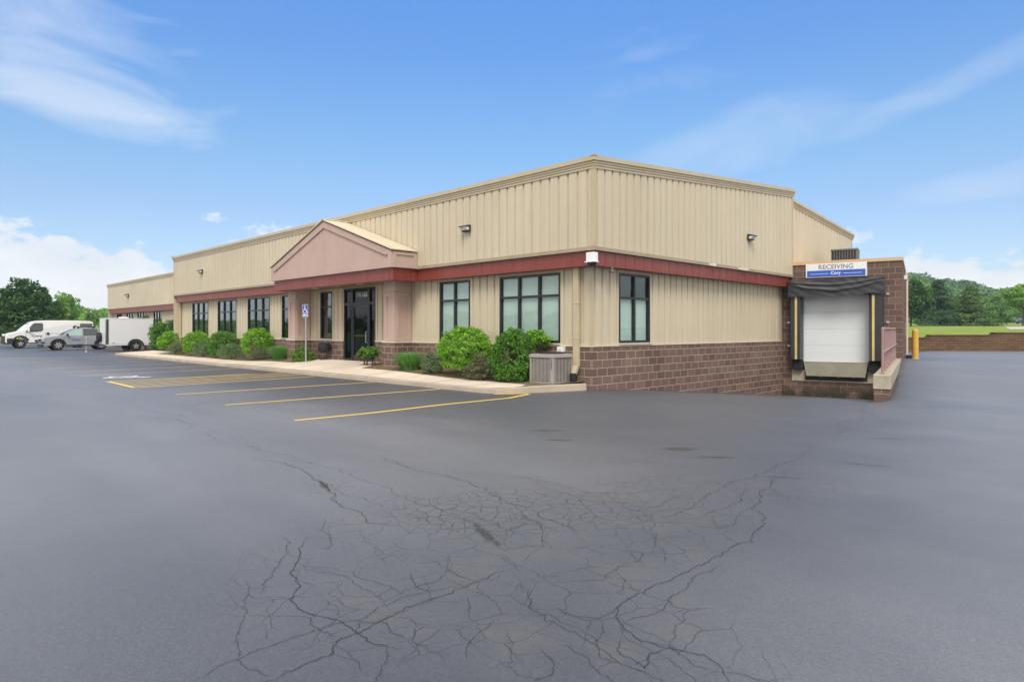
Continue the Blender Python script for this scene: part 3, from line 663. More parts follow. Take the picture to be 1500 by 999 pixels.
# red band with standing seams
b = MB()
def band(b, x0, x1, y, yb, z0, z1):
    b.box(x0, x1, y, yb, z0, z1)
    k = math.ceil(x0 / .405)
    while k * .405 < x1 - .03:
        if k * .405 > x0 + .03: b.box(k * .405 - .005, k * .405 + .005, y - .004, y - .001, z0 + .01, z1 - .01)
        k += 1
band(b, XL + .3, -14.86, -OV + .05, -.02, ZR, ZU - .05)
b.build('red_band', 'red_band', bld); b = MB()
band(b, -6.68, OV - .05, -OV + .05, -.02, ZR, ZU - .05)
b.box(.02, OV - .05, -.018, 11.0, ZR + .002, ZU - .052)
for k in range(27):
    y = .2 + .405 * k; b.box(OV - .05, OV - .044, y - .004, y + .004, ZR + .012, ZU - .06)
b.build('red_band', 'red_band', bld)
# lower cladding with gaps at the openings
WIN = [(-27.6, -25.25, 3), (-23.96, -21.6, 3), (-20.28, -17.93, 3), (-16.75, -15.95, 1), (-13.4, -12.5, 1)]
DOOR = (-11.63, -9.52)
WIN2 = [(-5.93, -4.5, 2), (-3.24, -1.0, 3)]
b = MB(); cur = XL + .02
for x0, x1 in sorted([(w[0], w[1]) for w in WIN + WIN2] + [DOOR]):
    clad(b, (cur, 0), (x0, 0), ZM, ZR + .03, ZM, ZR + .03, (0, -1)); cur = x1
clad(b, (cur, 0), (0, 0), ZM, ZR + .03, ZM, ZR + .03, (0, -1))
SW = (1.123, 2.53)
clad(b, (0, .001), (0, SW[0]), ZM, ZR + .03, ZM, ZR + .03, (1, 0)); clad(b, (0, SW[1]), (0, 11.1), ZM, ZR + .03, ZM, ZR + .03, (1, 0))
for x0, x1 in [(w[0], w[1]) for w in WIN + WIN2]: b.box(x0, x1, -.004, .02, ZW - .012, ZR + .03, 1)
b.box(DOOR[0], DOOR[1], -.004, .02, 3.065, ZR + .03, 1); b.box(-.02, .004, SW[0], SW[1], ZW - .012, ZR + .03, 1)
# corner and sill-line trims
b.box(-.07, .010, -.010, -.001, ZM + .03, ZR, 1); b.box(.001, .010, .0, .07, ZM + .03, ZR, 1)
b.box(.001, .012, 10.88, 11.03, ZM + .03, ZR, 1); b.box(XL + .0, XL + .1, -.012, -.001, ZM, ZR, 1)
low = b.build('lower_wall', ['tan_cladding', 'tan_trim'], bld)
b = MB()
b.box(XL, DOOR[0] - .02, -.035, .02, ZM - .028, ZM + .012); b.box(DOOR[1] + .02, .033, -.035, .02, ZM - .028, ZM + .012); b.box(-.02, .034, .022, 11.05, ZM - .027, ZM + .011)
b.build('sill_trim', 'light_trim', low)
b = MB()
b.box(XL, DOOR[0] - .03, -.022, .18, -.1, ZM - .03); b.box(DOOR[1] + .03, .022, -.022, .18, -.1, ZM - .03); b.box(-.18, .0215, .181, 11.2, -1.1, ZM - .0305)
b.build('block_base', 'split_block', bld)
b = MB(); b.box(XL + .1, -.25, .25, YB - .2, .30, .38); b.box(DOOR[0], DOOR[1], -.3, .249, .2, .415)
b.build('floor_slab', 'grey_concrete', bld)
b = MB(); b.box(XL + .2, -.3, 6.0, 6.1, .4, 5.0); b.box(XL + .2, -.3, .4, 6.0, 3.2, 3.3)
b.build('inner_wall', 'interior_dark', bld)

def window(x0, x1, zb, zt, nv, zbar, glassm, blind=None, along='x', at_=0.0, fr=.055, parent=bld, name='window', sill=True):
    """frame with nv lights across and one transom bar; along x on the front or along y on the side"""
    if along == 'x': xf = lambda s, d, z: (s, at_ + d, z)
    else: xf = lambda s, d, z: (at_ - d, s, z)
    def bx(b, s0, s1, d0, d1, z0, z1):
        p = [(s0, d0, z0), (s1, d0, z0), (s1, d1, z0), (s0, d1, z0), (s0, d0, z1), (s1, d0, z1), (s1, d1, z1), (s0, d1, z1)]
        q = [xf(*t) for t in p]
        if along != 'x': q = [q[1], q[0], q[3], q[2], q[5], q[4], q[7], q[6]]
        b.hexa(q)
    b = MB()
    bx(b, x0, x0 + fr, -.012, .10, zb, zt); bx(b, x1 - fr, x1, -.012, .10, zb, zt)
    bx(b, x0 + fr, x1 - fr, -.012, .10, zt - fr, zt); bx(b, x0 + fr, x1 - fr, -.012, .10, zb, zb + fr)
    w = x1 - x0
    for k in range(1, nv): bx(b, x0 + w * k / nv - .03, x0 + w * k / nv + .03, -.008, .095, zb + fr, zt - fr)
    for k in range(nv):
        s0 = x0 + (fr if k == 0 else w * k / nv + .03); s1 = (x1 - fr) if k == nv - 1 else x0 + w * (k + 1) / nv - .03
        bx(b, s0, s1, -.006, .09, zbar - .028, zbar + .028)
    f = b.build(name, 'black_aluminium', parent)
    b = MB(); bx(b, x0 + fr - .008, x1 - fr + .008, .045, .053, zb + fr - .008, zt - fr + .008); b.build('pane', glassm, f)
    if blind is not None:
        b = MB(); z = blind[0]
        while z < blind[1] - .02:                                  # slats
            bx(b, x0 + fr + .01, x1 - fr - .01, .082, .086, z, z + .027); z += .03
        b.build('blind', 'blind', f)
    if sill:
        b = MB(); bx(b, x0 - .03, x1 + .03, -.06, .1, zb - .04, zb - .002); b.build('sill', 'light_trim', f)
    return f
for x0, x1, nv in WIN: window(x0, x1, 1.215, ZW - .013, nv, 2.44, 'smoked_glass')
window(*WIN2[0][:2], 1.215, ZW - .013, 2, 2.44, 'clear_glass', (1.28, 2.98))
window(*WIN2[1][:2], 1.215, ZW - .013, 3, 2.44, 'clear_glass', (1.28, 2.98))
window(SW[0], SW[1], 1.215, ZW - .013, 2, 2.38, 'clear_glass', (1.28, 2.36), along='y')
# entrance: frame, sidelights, door leaf
dx0, dx1 = DOOR; zb, zt, zbar = .42, 3.06, 2.50
l0, l1 = dx0 + .60, dx1 - .42
b = MB()
for a, c in ((dx0, dx0 + .07), (l0 - .06, l0 + .03), (l1 - .03, l1 + .06), (dx1 - .07, dx1)): b.box(a, c, -.015, .11, zb, zt)
for a, c in ((dx0 + .07, l0 - .06), (l0 + .03, l1 - .03), (l1 + .06, dx1 - .07)):
    b.box(a, c, -.012, .10, zt - .07, zt); b.box(a, c, -.010, .10, zbar - .045, zbar + .045)
for a, c in ((dx0 + .07, l0 - .06), (l1 + .06, dx1 - .07)): b.box(a, c, -.011, .10, zb, zb + .1)
ent = b.build('entrance_door', 'black_aluminium', bld)
b = MB()
for a, c in ((dx0 + .06, l0 - .05), (l1 + .05, dx1 - .06)): b.box(a, c, .04, .05, zb + .09, zbar)
for a, c in ((dx0 + .06, l0 - .05), (l0 + .02, l1 - .02), (l1 + .05, dx1 - .06)): b.box(a, c, .04, .05, zbar + .03, zt - .05)
b.build('sidelight_pane', 'dark_door_glass', ent)
b = MB(); a, c = l0 + .035, l1 - .035
b.box(a, a + .06, .0, .06, zb + .02, zbar - .05); b.box(c - .06, c, .0, .06, zb + .02, zbar - .05)
b.box(a + .06, c - .06, .001, .059, zbar - .15, zbar - .05); b.box(a + .06, c - .06, .001, .059, zb + .02, zb + .24); b.box(a + .06, c - .06, -.004, .055, 1.32, 1.37)
b.build('door_leaf', 'black_aluminium', ent)
b = MB(); b.box(a + .05, c - .05, .025, .033, zb + .2, zbar - .1); b.build('door_pane', 'dark_door_glass', ent)
b = MB(); b.tube([(c - .04, -.004, 1.1), (c - .04, -.075, 1.1), (c - .04, -.075, 1.5), (c - .04, -.004, 1.5)], .014, 8); b.build('handle', 'galvanised', ent)
text('transom_lettering', '776 A&B', .2, 'white_lettering', frame_matrix(((l0 + l1) / 2 + .05, .03, 2.8), (1, 0, 0), (0, 0, 1)), ent, .002)

# ------------------------------------------------------------------ gabled entrance canopy
px0, px1, py, pz0, pe, pa = -14.93, -6.64, -1.25, 3.46, 3.95, 5.32
xc = (px0 + px1) / 2
b = MB()
b.prism([(px0, py, pz0), (px1, py, pz0), (px1, py, pe), (xc, py, pa), (px0, py, pe)], (0, -OV - py - .002, 0))
# raised border on the front
def rail(p, q, w, d=.045):
    p, q = np.array(p), np.array(q); t = (q - p) / np.linalg.norm(q - p); n = np.array([-t[1], t[0]]) * w
    pts = [p, q, q + n, p + n]
    b.prism([(r_[0], py - .0, r_[1]) for r_ in pts], (0, -d, 0))
sl = np.array([xc - px0, pa - pe]); sl = sl / np.linalg.norm(sl)
b.prism([(px0, py, pz0), (px1, py, pz0), (px1, py, pz0 + .19), (px0, py, pz0 + .19)], (0, -.045, 0))
b.prism([(px0, py, pz0 + .191), (px0 + .2, py, pz0 + .191), (px0 + .2, py, pe + .08 - .12), (px0, py, pe)], (0, -.043, 0))
b.prism([(px1, py, pz0 + .191), (px1, py, pe), (px1 - .2, py, pe - .04), (px1 - .2, py, pz0 + .191)], (0, -.043, 0))
b.prism([(px0 - .0, py, pe + .001), (px0 + .3, py, pe - .11), (xc, py, pa - .22), (xc, py, pa)], (0, -.044, 0))
b.prism([(px1 + .0, py, pe + .001), (xc + .001, py, pa), (xc + .001, py, pa - .22), (px1 - .3, py, pe - .11)], (0, -.044, 0))
# framed panel on the visible end
for y0, y1, z0, z1 in ((py, -OV - .02, pz0, pz0 + .1), (py, -OV - .02, pe - .1, pe - .005), (py, py + .12, pz0 + .101, pe - .101), (-OV - .14, -OV - .02, pz0 + .101, pe - .101)):
    b.box(px1 + .0, px1 + .03, y0, y1, z0, z1); b.box(px0 - .03, px0, y0, y1, z0, z1)
ped = b.build('pediment', 'stucco', bld)
b = MB()
for sgn, xe in ((-1, px0 - .07), (1, px1 + .07)):
    ze = pe + .03; za = pa + .045
    y0, y1 = py - .09, -OV - .03
    b.hexa([(xe, y0, ze), (xc, y0, za), (xc, y1, za), (xe, y1, ze), (xe, y0, ze + .03), (xc, y0, za + .03), (xc, y1, za + .03), (xe, y1, ze + .03)] if sgn < 0 else
           [(xc, y0, za), (xe, y0, ze), (xe, y1, ze), (xc, y1, za), (xc, y0, za + .03), (xe, y0, ze + .03), (xe, y1, ze + .03), (xc, y1, za + .03)])
    for k in range(4):                                                  # standing seams
        y = y0 + .02 + k * .27
        b.hexa([(xc, y, za + .029), (xe, y, ze + .029), (xe, y + .03, ze + .029), (xc, y + .03, za + .029), (xc, y, za + .045), (xe, y, ze + .045), (xe, y + .03, ze + .045), (xc, y + .03, za + .045)])
b.box(xc - .1, xc + .1, py - .1, -OV - .03, pa + .06, pa + .095)
b.build('canopy_roof', 'light_trim', ped)
b = MB(); band(b, px0 + .08, px1 - .05, py + .05, py + .12, 3.08, pz0 - .001)
b.box(px1 - .05, px1 - .12, py + .121, -OV + .049, 3.0805, pz0 - .002); b.box(px0 + .08, px0 + .15, py + .121, -OV + .049, 3.0805, pz0 - .002)
b.build('canopy_band', 'red_band', ped)
b = MB(); b.box(px0 + .16, px1 - .125, py + .125, -.03, 3.10, 3.12); b.build('canopy_soffit', 'dark_soffit', ped)
for x in (-9.3, -12.4):
    b = MB(); b.lathe([(.12, 3.075), (.12, 3.099)], (x, -.75, 0)); b.build('soffit_light', 'lamp_lens', ped)
for x0, x1 in ((-14.77, -14.2), (-7.97, -7.4)):
    b = MB(); y = -.62
    b.box(x0, x1, y, -.03, 1.2, 2.76); b.box(x0 - .04, x1 + .04, y - .04, -.029, 2.761, 3.099)
    def fr4(f, u0, u1, z0, z1, w):
        for a, c, e, g_ in ((u0, u1, z0, z0 + w), (u0, u1, z1 - w, z1), (u0, u0 + w, z0 + w, z1 - w), (u1 - w, u1, z0 + w, z1 - w)): f(a, c, e, g_)
    fr4(lambda a, c, e, g_: b.box(a, c, y - .04, y - .0005, e, g_), x0 + .001, x1 - .001, 1.21, 2.75, .12)
    for s, xs_ in ((1, x1), (-1, x0)):
        fr4(lambda a, c, e, g_: b.box(xs_ + s * .0005, xs_ + s * .04, a, c, e, g_), y + .001, -.031, 1.21, 2.75, .12)
    pil = b.build('pilaster', 'stucco', bld)
    b = MB(); b.box(x0 - .07, x1 + .07, y - .07, -.03, .05, 1.14); b.build('pilaster_base', 'split_block', pil)
    b = MB(); b.box(x0 - .09, x1 + .09, y - .09, -.03, 1.141, 1.198); b.build('pilaster_cap', 'light_trim', pil)
# downspouts
def downspout(x, zt_, zb_, w=.17, d=.11):
    b = MB(); b.box(x - w / 2, x + w / 2, -.02 - d, -.037, zb_ + .25, zt_)
    b.hexa([(x - w / 2 + .01, -.24, zb_), (x + w / 2 - .03, -.24, zb_), (x + w / 2 - .03, -.15, zb_), (x - w / 2 + .01, -.15, zb_), (x - w / 2 + .001, -.129, zb_ + .26), (x + w / 2 - .001, -.129, zb_ + .26), (x + w / 2 - .001, -.038, zb_ + .26), (x - w / 2 + .001, -.038, zb_ + .26)])
    for z in (zb_ + .9, zt_ - .9): b.box(x - w / 2 - .012, x + w / 2 + .012, -.138, -.036, z, z + .03)
    o = b.build('downspout', 'tan_trim', bld, bevel=.008)
    b = MB(); b.lathe([(.085, zb_ - .12), (.085, zb_ + .06), (.07, zb_ + .07)], (x - .01, -.2, 0), n=14); b.build('boot', 'rubber', o)
downspout(-.40, 3.09, .42); downspout(-29.35, 3.09, .42)

# ------------------------------------------------------------------ annex: the lower far wing, set back
AX0, AX1, AY = -57.9, XL - .06, 2.8
b = MB(); clad(b, (AX0, AY), (AX1, AY), 3.42, 5.42, 3.42, 5.42, (0, -1)); b.box(AX0 - .02, AX0, AY + .01, 18, 0, 5.4)
b.box(AX0, AX1, AY + .1, 17.9, 5.3, 5.38); b.box(AX0, AX1, 17.9, 18, 0, 5.35)
aw = b.build('annex_wall', ['tan_cladding', 'tan_trim'], bld)
b = MB()
for h0, h1, pr in FASC: sloped(b, (AX0 - pr, AY), (AX1, AY), h0, h1, 5.37, 5.37, (0, -1), -.05, pr)
b.build('annex_fascia', 'tan_trim', aw)
b = MB(); band(b, AX0 + .4, AX1, AY + .05, AY + .33, 3.0, 3.40); b.build('annex_band', 'red_band', aw)
AW = [(-56.2, -54.6), (-53.1, -50.9), (-49.9, -47.7), (-45.6, -43.6), (-40.5, -38.3)]
b = MB(); cur = AX0 + .4
for x0, x1 in AW: clad(b, (cur, AY + .34), (x0, AY + .34), 1.1, 3.02, 1.1, 3.02, (0, -1)); cur = x1
clad(b, (cur, AY + .34), (AX1, AY + .34), 1.1, 3.02, 1.1, 3.02, (0, -1))
b.box(AX0 + .4, AX1, AY + .32, AY + .6, 0, 1.1, 1); b.build('annex_lower_wall', ['tan_cladding', 'split_block'], bld)
for x0, x1 in AW: window(x0, x1, 1.12, 2.99, 3, 2.38, 'smoked_glass', at_=AY + .34, sill=False)
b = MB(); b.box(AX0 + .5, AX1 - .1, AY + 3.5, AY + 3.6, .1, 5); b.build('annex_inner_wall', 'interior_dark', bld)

# ------------------------------------------------------------------ receiving dock
W = 3.74
b = MB(dk)
D0, D1, DZ0, DZ1 = .55, 2.84, -.26, 2.78
b.box(.01, D0, 0, 5.5, -1.2, 3.87); b.box(D1, W, 0, 5.5, -1.2, 3.87); b.box(D0, D1, 0, 5.4, DZ1, 3.865); b.box(D0, D1, .4, 5.4, -1.2, .40)
b.box(.02, 3.42, -.10, -.003, -1.2, -.262)
dock = b.build('dock_bay', 'dock_block', bld)
b = MB(dk); b.box(.0, W + .03, -.04, 5.55, 3.871, 3.985); b.box(.0, W + .0, .1, 5.5, 3.86, 3.92); b.build('coping', 'coping_tan', dock)
b = MB(dk); b.box(.34, 3.41, -.13, .39, -.261, -.22); b.box(.34, .78, -.11, -.002, -.219, .135); b.box(2.73, 3.41, -.11, -.002, -.219, .135)
b.build('dock_sill', 'old_concrete', dock)
b = MB(dk)
for k in range(4): b.box(D0 + .05, D1 - .05, .10, .15, .425 + k * .585, .425 + (k + 1) * .585 - .004)
dd = b.build('dock_door', 'door_white', dock, bevel=.002)
b = MB(dk); b.box(D0 + .001, D0 + .055, .085, .12, .42, DZ1); b.build('door_track', 'galvanised', dd); b = MB(dk); b.box(D1 - .055, D1 - .001, .085, .12, .42, DZ1); b.build('door_track', 'galvanised', dd)
# leveler: hanging lip and pit
b = MB(dk); b.hexa([(.84, -.30, -.06), (2.67, -.30, -.06), (2.67, -.27, -.06), (.84, -.27, -.06), (.74, -.16, .41), (2.75, -.16, .41), (2.75, -.13, .41), (.74, -.13, .41)])
b.box(.72, 2.77, -.16, .3, .412, .424)
for a in (1.3, 1.85, 2.3): b.box(a, a + .03, -.32, -.29, -.09, -.05)
lv = b.build('dock_leveler', 'leveler_steel', dock)
b = MB(dk); b.box(.79, 2.72, -.12, .38, -.218, .40); b.build('leveler_pit', 'unit_dark', lv)
for a in (.40, 2.76):
    b = MB(dk); b.box(a, a + .33, -.28, -.111, .14, .50); b.build('dock_bumper', 'rubber', dock, bevel=.015)
# foam dock seal with yellow guide stripes and a draped head curtain
b = MB(dk)
b.hexa([(.34, -.42, .5), (.66, -.42, .5), (.72, -.003, .5), (.30, -.003, .5), (.34, -.42, 3.18), (.66, -.42, 3.18), (.72, -.003, 3.18), (.30, -.003, 3.18)])
b.hexa([(2.84, -.42, .5), (3.17, -.42, .5), (3.22, -.003, .5), (2.77, -.003, .5), (2.84, -.42, 3.18), (3.17, -.42, 3.18), (3.22, -.003, 3.18), (2.77, -.003, 3.18)])
b.box(.30, 3.22, -.40, -.004, 3.181, 3.30)
seal = b.build('dock_seal', 'black_vinyl', dock, bevel=.02)
for a in (.475, 2.87):
    b = MB(dk); b.box(a + .01, a + .085, -.429, -.4215, .52, 2.72); b.build('guide_stripe', 'dock_yellow', seal)
b = MB(dk); nu, nv_ = 60, 26; v = []
for i in range(nu + 1):
    for j in range(nv_ + 1):
        u, t = i / nu, j / nv_; a = .27 + u * 2.98
        zt_ = 3.26 + .07 * u; sag = .0
        z = zt_ - t * (.58 - .03 * math.sin(u * 9) - .02 * math.sin(u * 23)) - sag
        # swagged folds hanging from the two top corners, plus wrinkles
        d1 = (t - .18 - 1.7 * (u * (1 - u))) ; f1 = math.exp(-(d1 / .09) ** 2) * math.sin(math.pi * u) ** .5
        d2 = (t - .02 - 1.1 * (u * (1 - u))) ; f2 = math.exp(-(d2 / .07) ** 2)
        w = .042 * f1 + .03 * f2 + .006 * math.sin(17 * u + 5 * t) * t + .004 * math.sin(37 * u - 14 * t + 2 * math.sin(9 * u)) + .010 * math.sin(7 * u + 3 * t)
        e = .05 * math.exp(-((u - .5) / .49) ** 12)
        v.append((a, -.45 - w - .035 * t - e * .4, z))
b.add(v, [(i * (nv_ + 1) + j, i * (nv_ + 1) + j + 1, (i + 1) * (nv_ + 1) + j + 1, (i + 1) * (nv_ + 1) + j) for i in range(nu) for j in range(nv_)])
b.quad((.27, -.46, 3.265), (3.25, -.46, 3.335), (3.24, -.01, 3.36), (.28, -.01, 3.29)); 
b.quad((3.255, -.45, 2.78), (3.255, -.45, 3.335), (3.24, -.01, 3.36), (3.235, -.01, 2.78)); b.quad((.265, -.45, 2.72), (.265, -.45, 3.265), (.28, -.01, 3.29), (.285, -.01, 2.72))
hc = b.build('head_curtain', 'black_vinyl', seal, smoothed=True)
for a, z in ((3.28, 2.73), (3.28, 1.78), (.18, 1.78), (.18, .95)):
    b = MB(dk); b.box(a, a + .09, -.04, -.003, z, z + .07); b.box(a + .03, a + .06, -.06, -.041, z + .02, z + .05); b.build('seal_bracket', 'galvanised', dock)
b = MB(dk); b.tube([(W + .06, 5.3, .45), (W + .06, 5.3, 3.8)], .05, 10); b.box(W + .002, W + .1, 5.2, 5.4, 3.6, 3.85); pipe = b.build('dock_downspout', 'pinkish_pipe', dock)
b = MB(dk); b.box(W + .02, W + .24, 4.9, 5.12, .30, .56); o = b.build('splash_block', 'rubber', bevel=.02)
tag(recentre(o), 'small black box on the asphalt at the dock wall corner beside the yellow bollard', 'box')
b = MB(dk); b.box(W + .003, W + .1, 2.8, 2.95, 3.42, 3.56); b.build('junction_box', 'white_paint', dock, bevel=.01)

# receiving sign
sg = thing('receiving_sign', 'white and blue RECEIVING sign mounted on block wall above the dock door', 'sign', dk(1.75, -.03, 3.40))
b = MB(dk); b.box(.79, 2.71, -.045, -.004, 3.40, 3.885); b.build('sign_panel', 'white_sign', sg, bevel=.006)
b = MB(dk); b.box(.835, 2.665, -.0485, -.0455, 3.42, 3.645); b.build('blue_stripe', 'blue_sign', sg)
def dkm(a, bb, z): return frame_matrix(dk(a, bb, z), (DR[0], DR[1], 0), (0, 0, 1))
text('lettering', 'RECEIVING', .225, 'grey_lettering', dkm(1.75, -.047, 3.755), sg, .0015, .003)
text('logo_lettering', 'Cory', .15, 'white_lettering', dkm(1.75, -.051, 3.54), sg, .0015, .003)
b = MB(dk)
for a0, a1 in ((.93, 1.52), (1.98, 2.57)): b.box(a0, a1, -.0515, -.0488, 3.52, 3.532); b.build('sign_rule', 'white_lettering', sg); b = MB(dk)

# ------------------------------------------------------------------ wing wall and railing at the dock ramp
b = MB(dk); b.box(3.40, 3.70, -9.5, -.012, -1.2, .30); ww = tag(recentre(b.build('retaining_wing_wall', 'dock_block')), 'low brown block wall with concrete cap between the dock ramp and the drive', 'wall')
b = MB(dk); b.box(3.385, 3.715, -9.52, -.013, .301, .60); b.build('concrete_cap', 'old_concrete', ww, bevel=.012)
rl = thing('railing', 'dusty pink steel guard railing standing on the low wall beside the dock', 'railing', dk(3.55, -5, .6))
for k in range(8):
    y = -9.15 + k * 1.22
    b = MB(dk)
    if k in (0, 7): b.tube([(3.55, y, .602), (3.55, y, 1.56)], .03, 10)
    else: b.tube([(3.55, y, .602), (3.55, y, 1.55)], .027, 8)
    b.box(3.49, 3.61, y - .06, y + .06, .600, .612); b.build('post', 'rail_paint', rl)
b = MB(dk); b.tube([(3.55, -9.15, 1.55), (3.55, -9.05, 1.585), (3.55, -.72, 1.585), (3.55, -.61, 1.55)], .03, 10); b.build('top_rail', 'rail_paint', rl)
b = MB(dk); b.tube([(3.585, -9.15, 1.09), (3.585, -.61, 1.09)], .027, 10); b.build('mid_rail', 'rail_paint', rl)
# ------------------------------------------------------------------ wall lights
def wall_light(x, y, z, label, side=False, scale=.74):
    t = thing('wall_light', label, 'wall light', (x, y, z), 'wall lights on the metal walls')
    k = scale
    f = (lambda u, d, h: (x + d, y + u, z + h)) if side else (lambda u, d, h: (x + u, y - d, z + h))
    b = MB(f)
    b.box(-.2 * k, .2 * k, .0, .09 * k, -.13 * k, .13 * k)
    b.prism([(-.2 * k, .09 * k, .13 * k), (-.2 * k, .30 * k, .07 * k), (-.2 * k, .30 * k, .04 * k), (-.2 * k, .09 * k, .04 * k)], (.4 * k, 0, 0))
    b.prism([(-.2 * k, .09 * k, -.13 * k), (-.2 * k, .16 * k, -.11 * k), (-.2 * k, .16 * k, -.08 * k), (-.2 * k, .09 * k, -.06 * k)], (.4 * k, 0, 0))
    b.build('housing', 'bronze', t, bevel=.006)
    b = MB(f); b.prism([(-.18 * k, .091 * k, .039 * k), (-.18 * k, .26 * k, .039 * k), (-.18 * k, .17 * k, -.079 * k), (-.18 * k, .091 * k, -.059 * k)], (.36 * k, 0, 0)); b.build('lens', 'lamp_lens', t)
wall_light(-4.22, -OV - .002, 4.45, 'dark bronze wall light on the front metal wall between canopy and near corner')
wall_light(-25.19, -OV - .002, 4.56, 'dark bronze wall light on the front metal wall left of the gabled canopy')
wall_light(OV + .002, 7.72, 4.54, 'dark bronze wall light on the side wall facing the loading ramp', True)
wall_light(-51.2, AY - .002, 4.43, 'bronze wall light high on the lower far wing above the white trailer', scale=.95)
# security camera on the corner of the red band
t = thing('security_camera', 'white security camera housing with dark dome on the corner of the red band', 'camera', (.3, -.3, 3.2))
b = MB(); b.box(.14, .315, -.375, -.287, 3.12, 3.37); b.box(.20, .44, -.46, -.30, 3.17, 3.38); b.box(.18, .47, -.50, -.30, 3.14, 3.169)
b.build('housing', 'white_paint', t, bevel=.012)
b = MB(); b.lathe([(.03, 3.06), (.085, 3.08), (.115, 3.11), (.12, 3.139)], (.33, -.40, 0), n=18); b.build('dome', 'unit_dark', t, smoothed=True)
b = MB(); b.tube([(.31, .42, 3.0), (.31, .42, 3.09)], .035, 10); b.lathe([(.05, 2.95), (.06, 2.98), (.05, 3.01)], (.31, .42, 0)); o = recentre(b.build('flood_sensor', 'unit_grey'))
tag(o, 'small grey sensor hanging under the red band just right of the building corner', 'sensor')

# ------------------------------------------------------------------ condenser on the pad
ax0, ax1, ay0, ay1, az0, az1 = -1.26, -.50, -.86, -.10, .25, .965
b = MB(); b.box(ax0 - .06, ax1 + .05, ay0 - .04, ay1 + .05, .05, .238); tag(recentre(b.build('concrete_pad', 'grey_concrete', bevel=.01)), 'pale concrete pad under the tan air conditioner beside the kerb end', 'pad')
ac = thing('air_conditioner', 'tan slatted air conditioner unit on a concrete pad by the near corner', 'air conditioner', ((ax0 + ax1) / 2, (ay0 + ay1) / 2, .237))
b = MB(); b.box(ax0 + .04, ax1 - .04, ay0 + .04, ay1 - .04, az0 + .03, az1 - .09); b.build('coil', 'unit_grille', ac)
b = MB()
for k in range(23):
    z = az0 + .045 + k * .0262
    b.box(ax0 + .012, ax1 - .012, ay0 + .012, ay0 + .035, z, z + .013); b.box(ax1 - .035, ax1 - .012, ay0 + .036, ay1 - .012, z, z + .011); b.box(ax0 + .012, ax0 + .035, ay0 + .036, ay1 - .012, z, z + .011)
for k in range(1, 6):
    u = ax0 + (ax1 - ax0) * k / 6; b.box(u - .005, u + .005, ay0 + .006, ay0 + .04, az0 + .03, az1 - .09)
    u = ay0 + (ay1 - ay0) * k / 6; b.box(ax1 - .04, ax1 - .006, u - .005, u + .005, az0 + .03, az1 - .09)
b.build('grille', 'unit_tan', ac)
b = MB(); b.box(ax0, ax1, ay0, ay1, az0, az0 + .03); b.box(ax1 - .075, ax1 + .003, ay0 - .003, ay0 + .075, az0 + .031, az1 - .095)
for x, y in ((ax0, ay0), (ax0, ay1 - .05), (ax1 - .05, ay1 - .05)): b.box(x, x + .05, y, y + .05, az0 + .031, az1 - .095)
b.build('corner_post', 'unit_tan', ac, bevel=.006)
b = MB(); b.box(ax0 - .015, ax1 + .015, ay0 - .015, ay1 + .015, az1 - .09, az1 - .02); b.box(ax0 + .01, ax1 - .01, ay0 + .01, ay1 - .01, az1 - .02, az1)
top = b.build('lid', 'unit_tan', ac, bevel=.018)
b = MB(); cx_, cy_ = (ax0 + ax1) / 2, (ay0 + ay1) / 2
b.lathe([(.31, az1 + .001), (.31, az1 + .03), (.28, az1 + .04)], (cx_, cy_, 0), n=24)
b.build('fan_guard', 'unit_dark', top)
for k, ch in enumerate('YORK'):
    text('badge_lettering', ch, .066, 'unit_dark', frame_matrix((ax1 - .030, ay0 - .006, az1 - .15 - k * .062), (1, 0, 0), (0, 0, 1)), ac, .001, .002)
b = MB(); b.box(-1.0, -.8, -.14, -.03, 1.0, 1.13); b.box(-.96, -.84, -.15, -.141, 1.02, 1.1); b.tube([(-.9, -.09, 1.0), (-.9, -.09, .8)], .018, 8)
tag(recentre(b.build('electrical_box', 'white_paint', bevel=.008)), 'small white electrical box on the block wall behind the tan air conditioner', 'electrical box')

# roof condenser on the dock
b = MB(dk); rc = thing('rooftop_unit', 'dark grey finned condenser unit standing on the flat dock roof', 'air conditioner', dk(1.75, 3.2, 3.93))
b.box(1.34, 2.20, 2.75, 3.6, 3.93, 4.60); b.build('coil', 'unit_dark', rc)
b = MB(dk)
for k in range(10): a = 1.32 + k * .094; b.box(a, a + .03, 2.71, 2.749, 3.94, 4.6)
for k in range(9): y = 2.73 + k * .098; b.box(2.201, 2.24, y, y + .03, 3.94, 4.6)
b.build('fin', 'unit_grey', rc)
b = MB(dk); b.box(1.30, 2.25, 2.69, 3.64, 4.601, 4.68); b.box(2.17, 2.255, 2.695, 2.78, 3.93, 4.6); b.build('lid', 'unit_grey', rc, bevel=.03)

# accessible parking sign
X, Y = -12.80, -.92; Z = zwalk(X, Y)
sp = thing('parking_sign', 'blue accessible parking sign on a grey metal post before the entrance', 'sign', (X, Y, Z))
b = MB(); b.box(X - .03, X + .03, Y - .018, Y + .018, Z - .1, 2.52); b.build('post', 'galvanised', sp, bevel=.004)
yaw = R(18); ca, sa = math.cos(yaw), math.sin(yaw)
def sxf(u, d, h): return (X + u * ca + d * sa, Y + u * sa - d * ca, h)
b = MB(sxf); b.box(-.135, .135, .026, .030, 2.03, 2.50); pn = b.build('sign_panel', 'white_sign', sp)
b = MB(sxf); b.box(-.122, .122, .0305, .032, 2.13, 2.487); b.box(-.122, .122, .0305, .032, 2.043, 2.08); b.build('sign_field', 'traffic_blue', sp)
icon('wheelchair_symbol', frame_matrix(sxf(.0, .033, 2.30), (ca, sa, 0), (0, 0, 1)), .31, 'white_lettering', sp, .3)

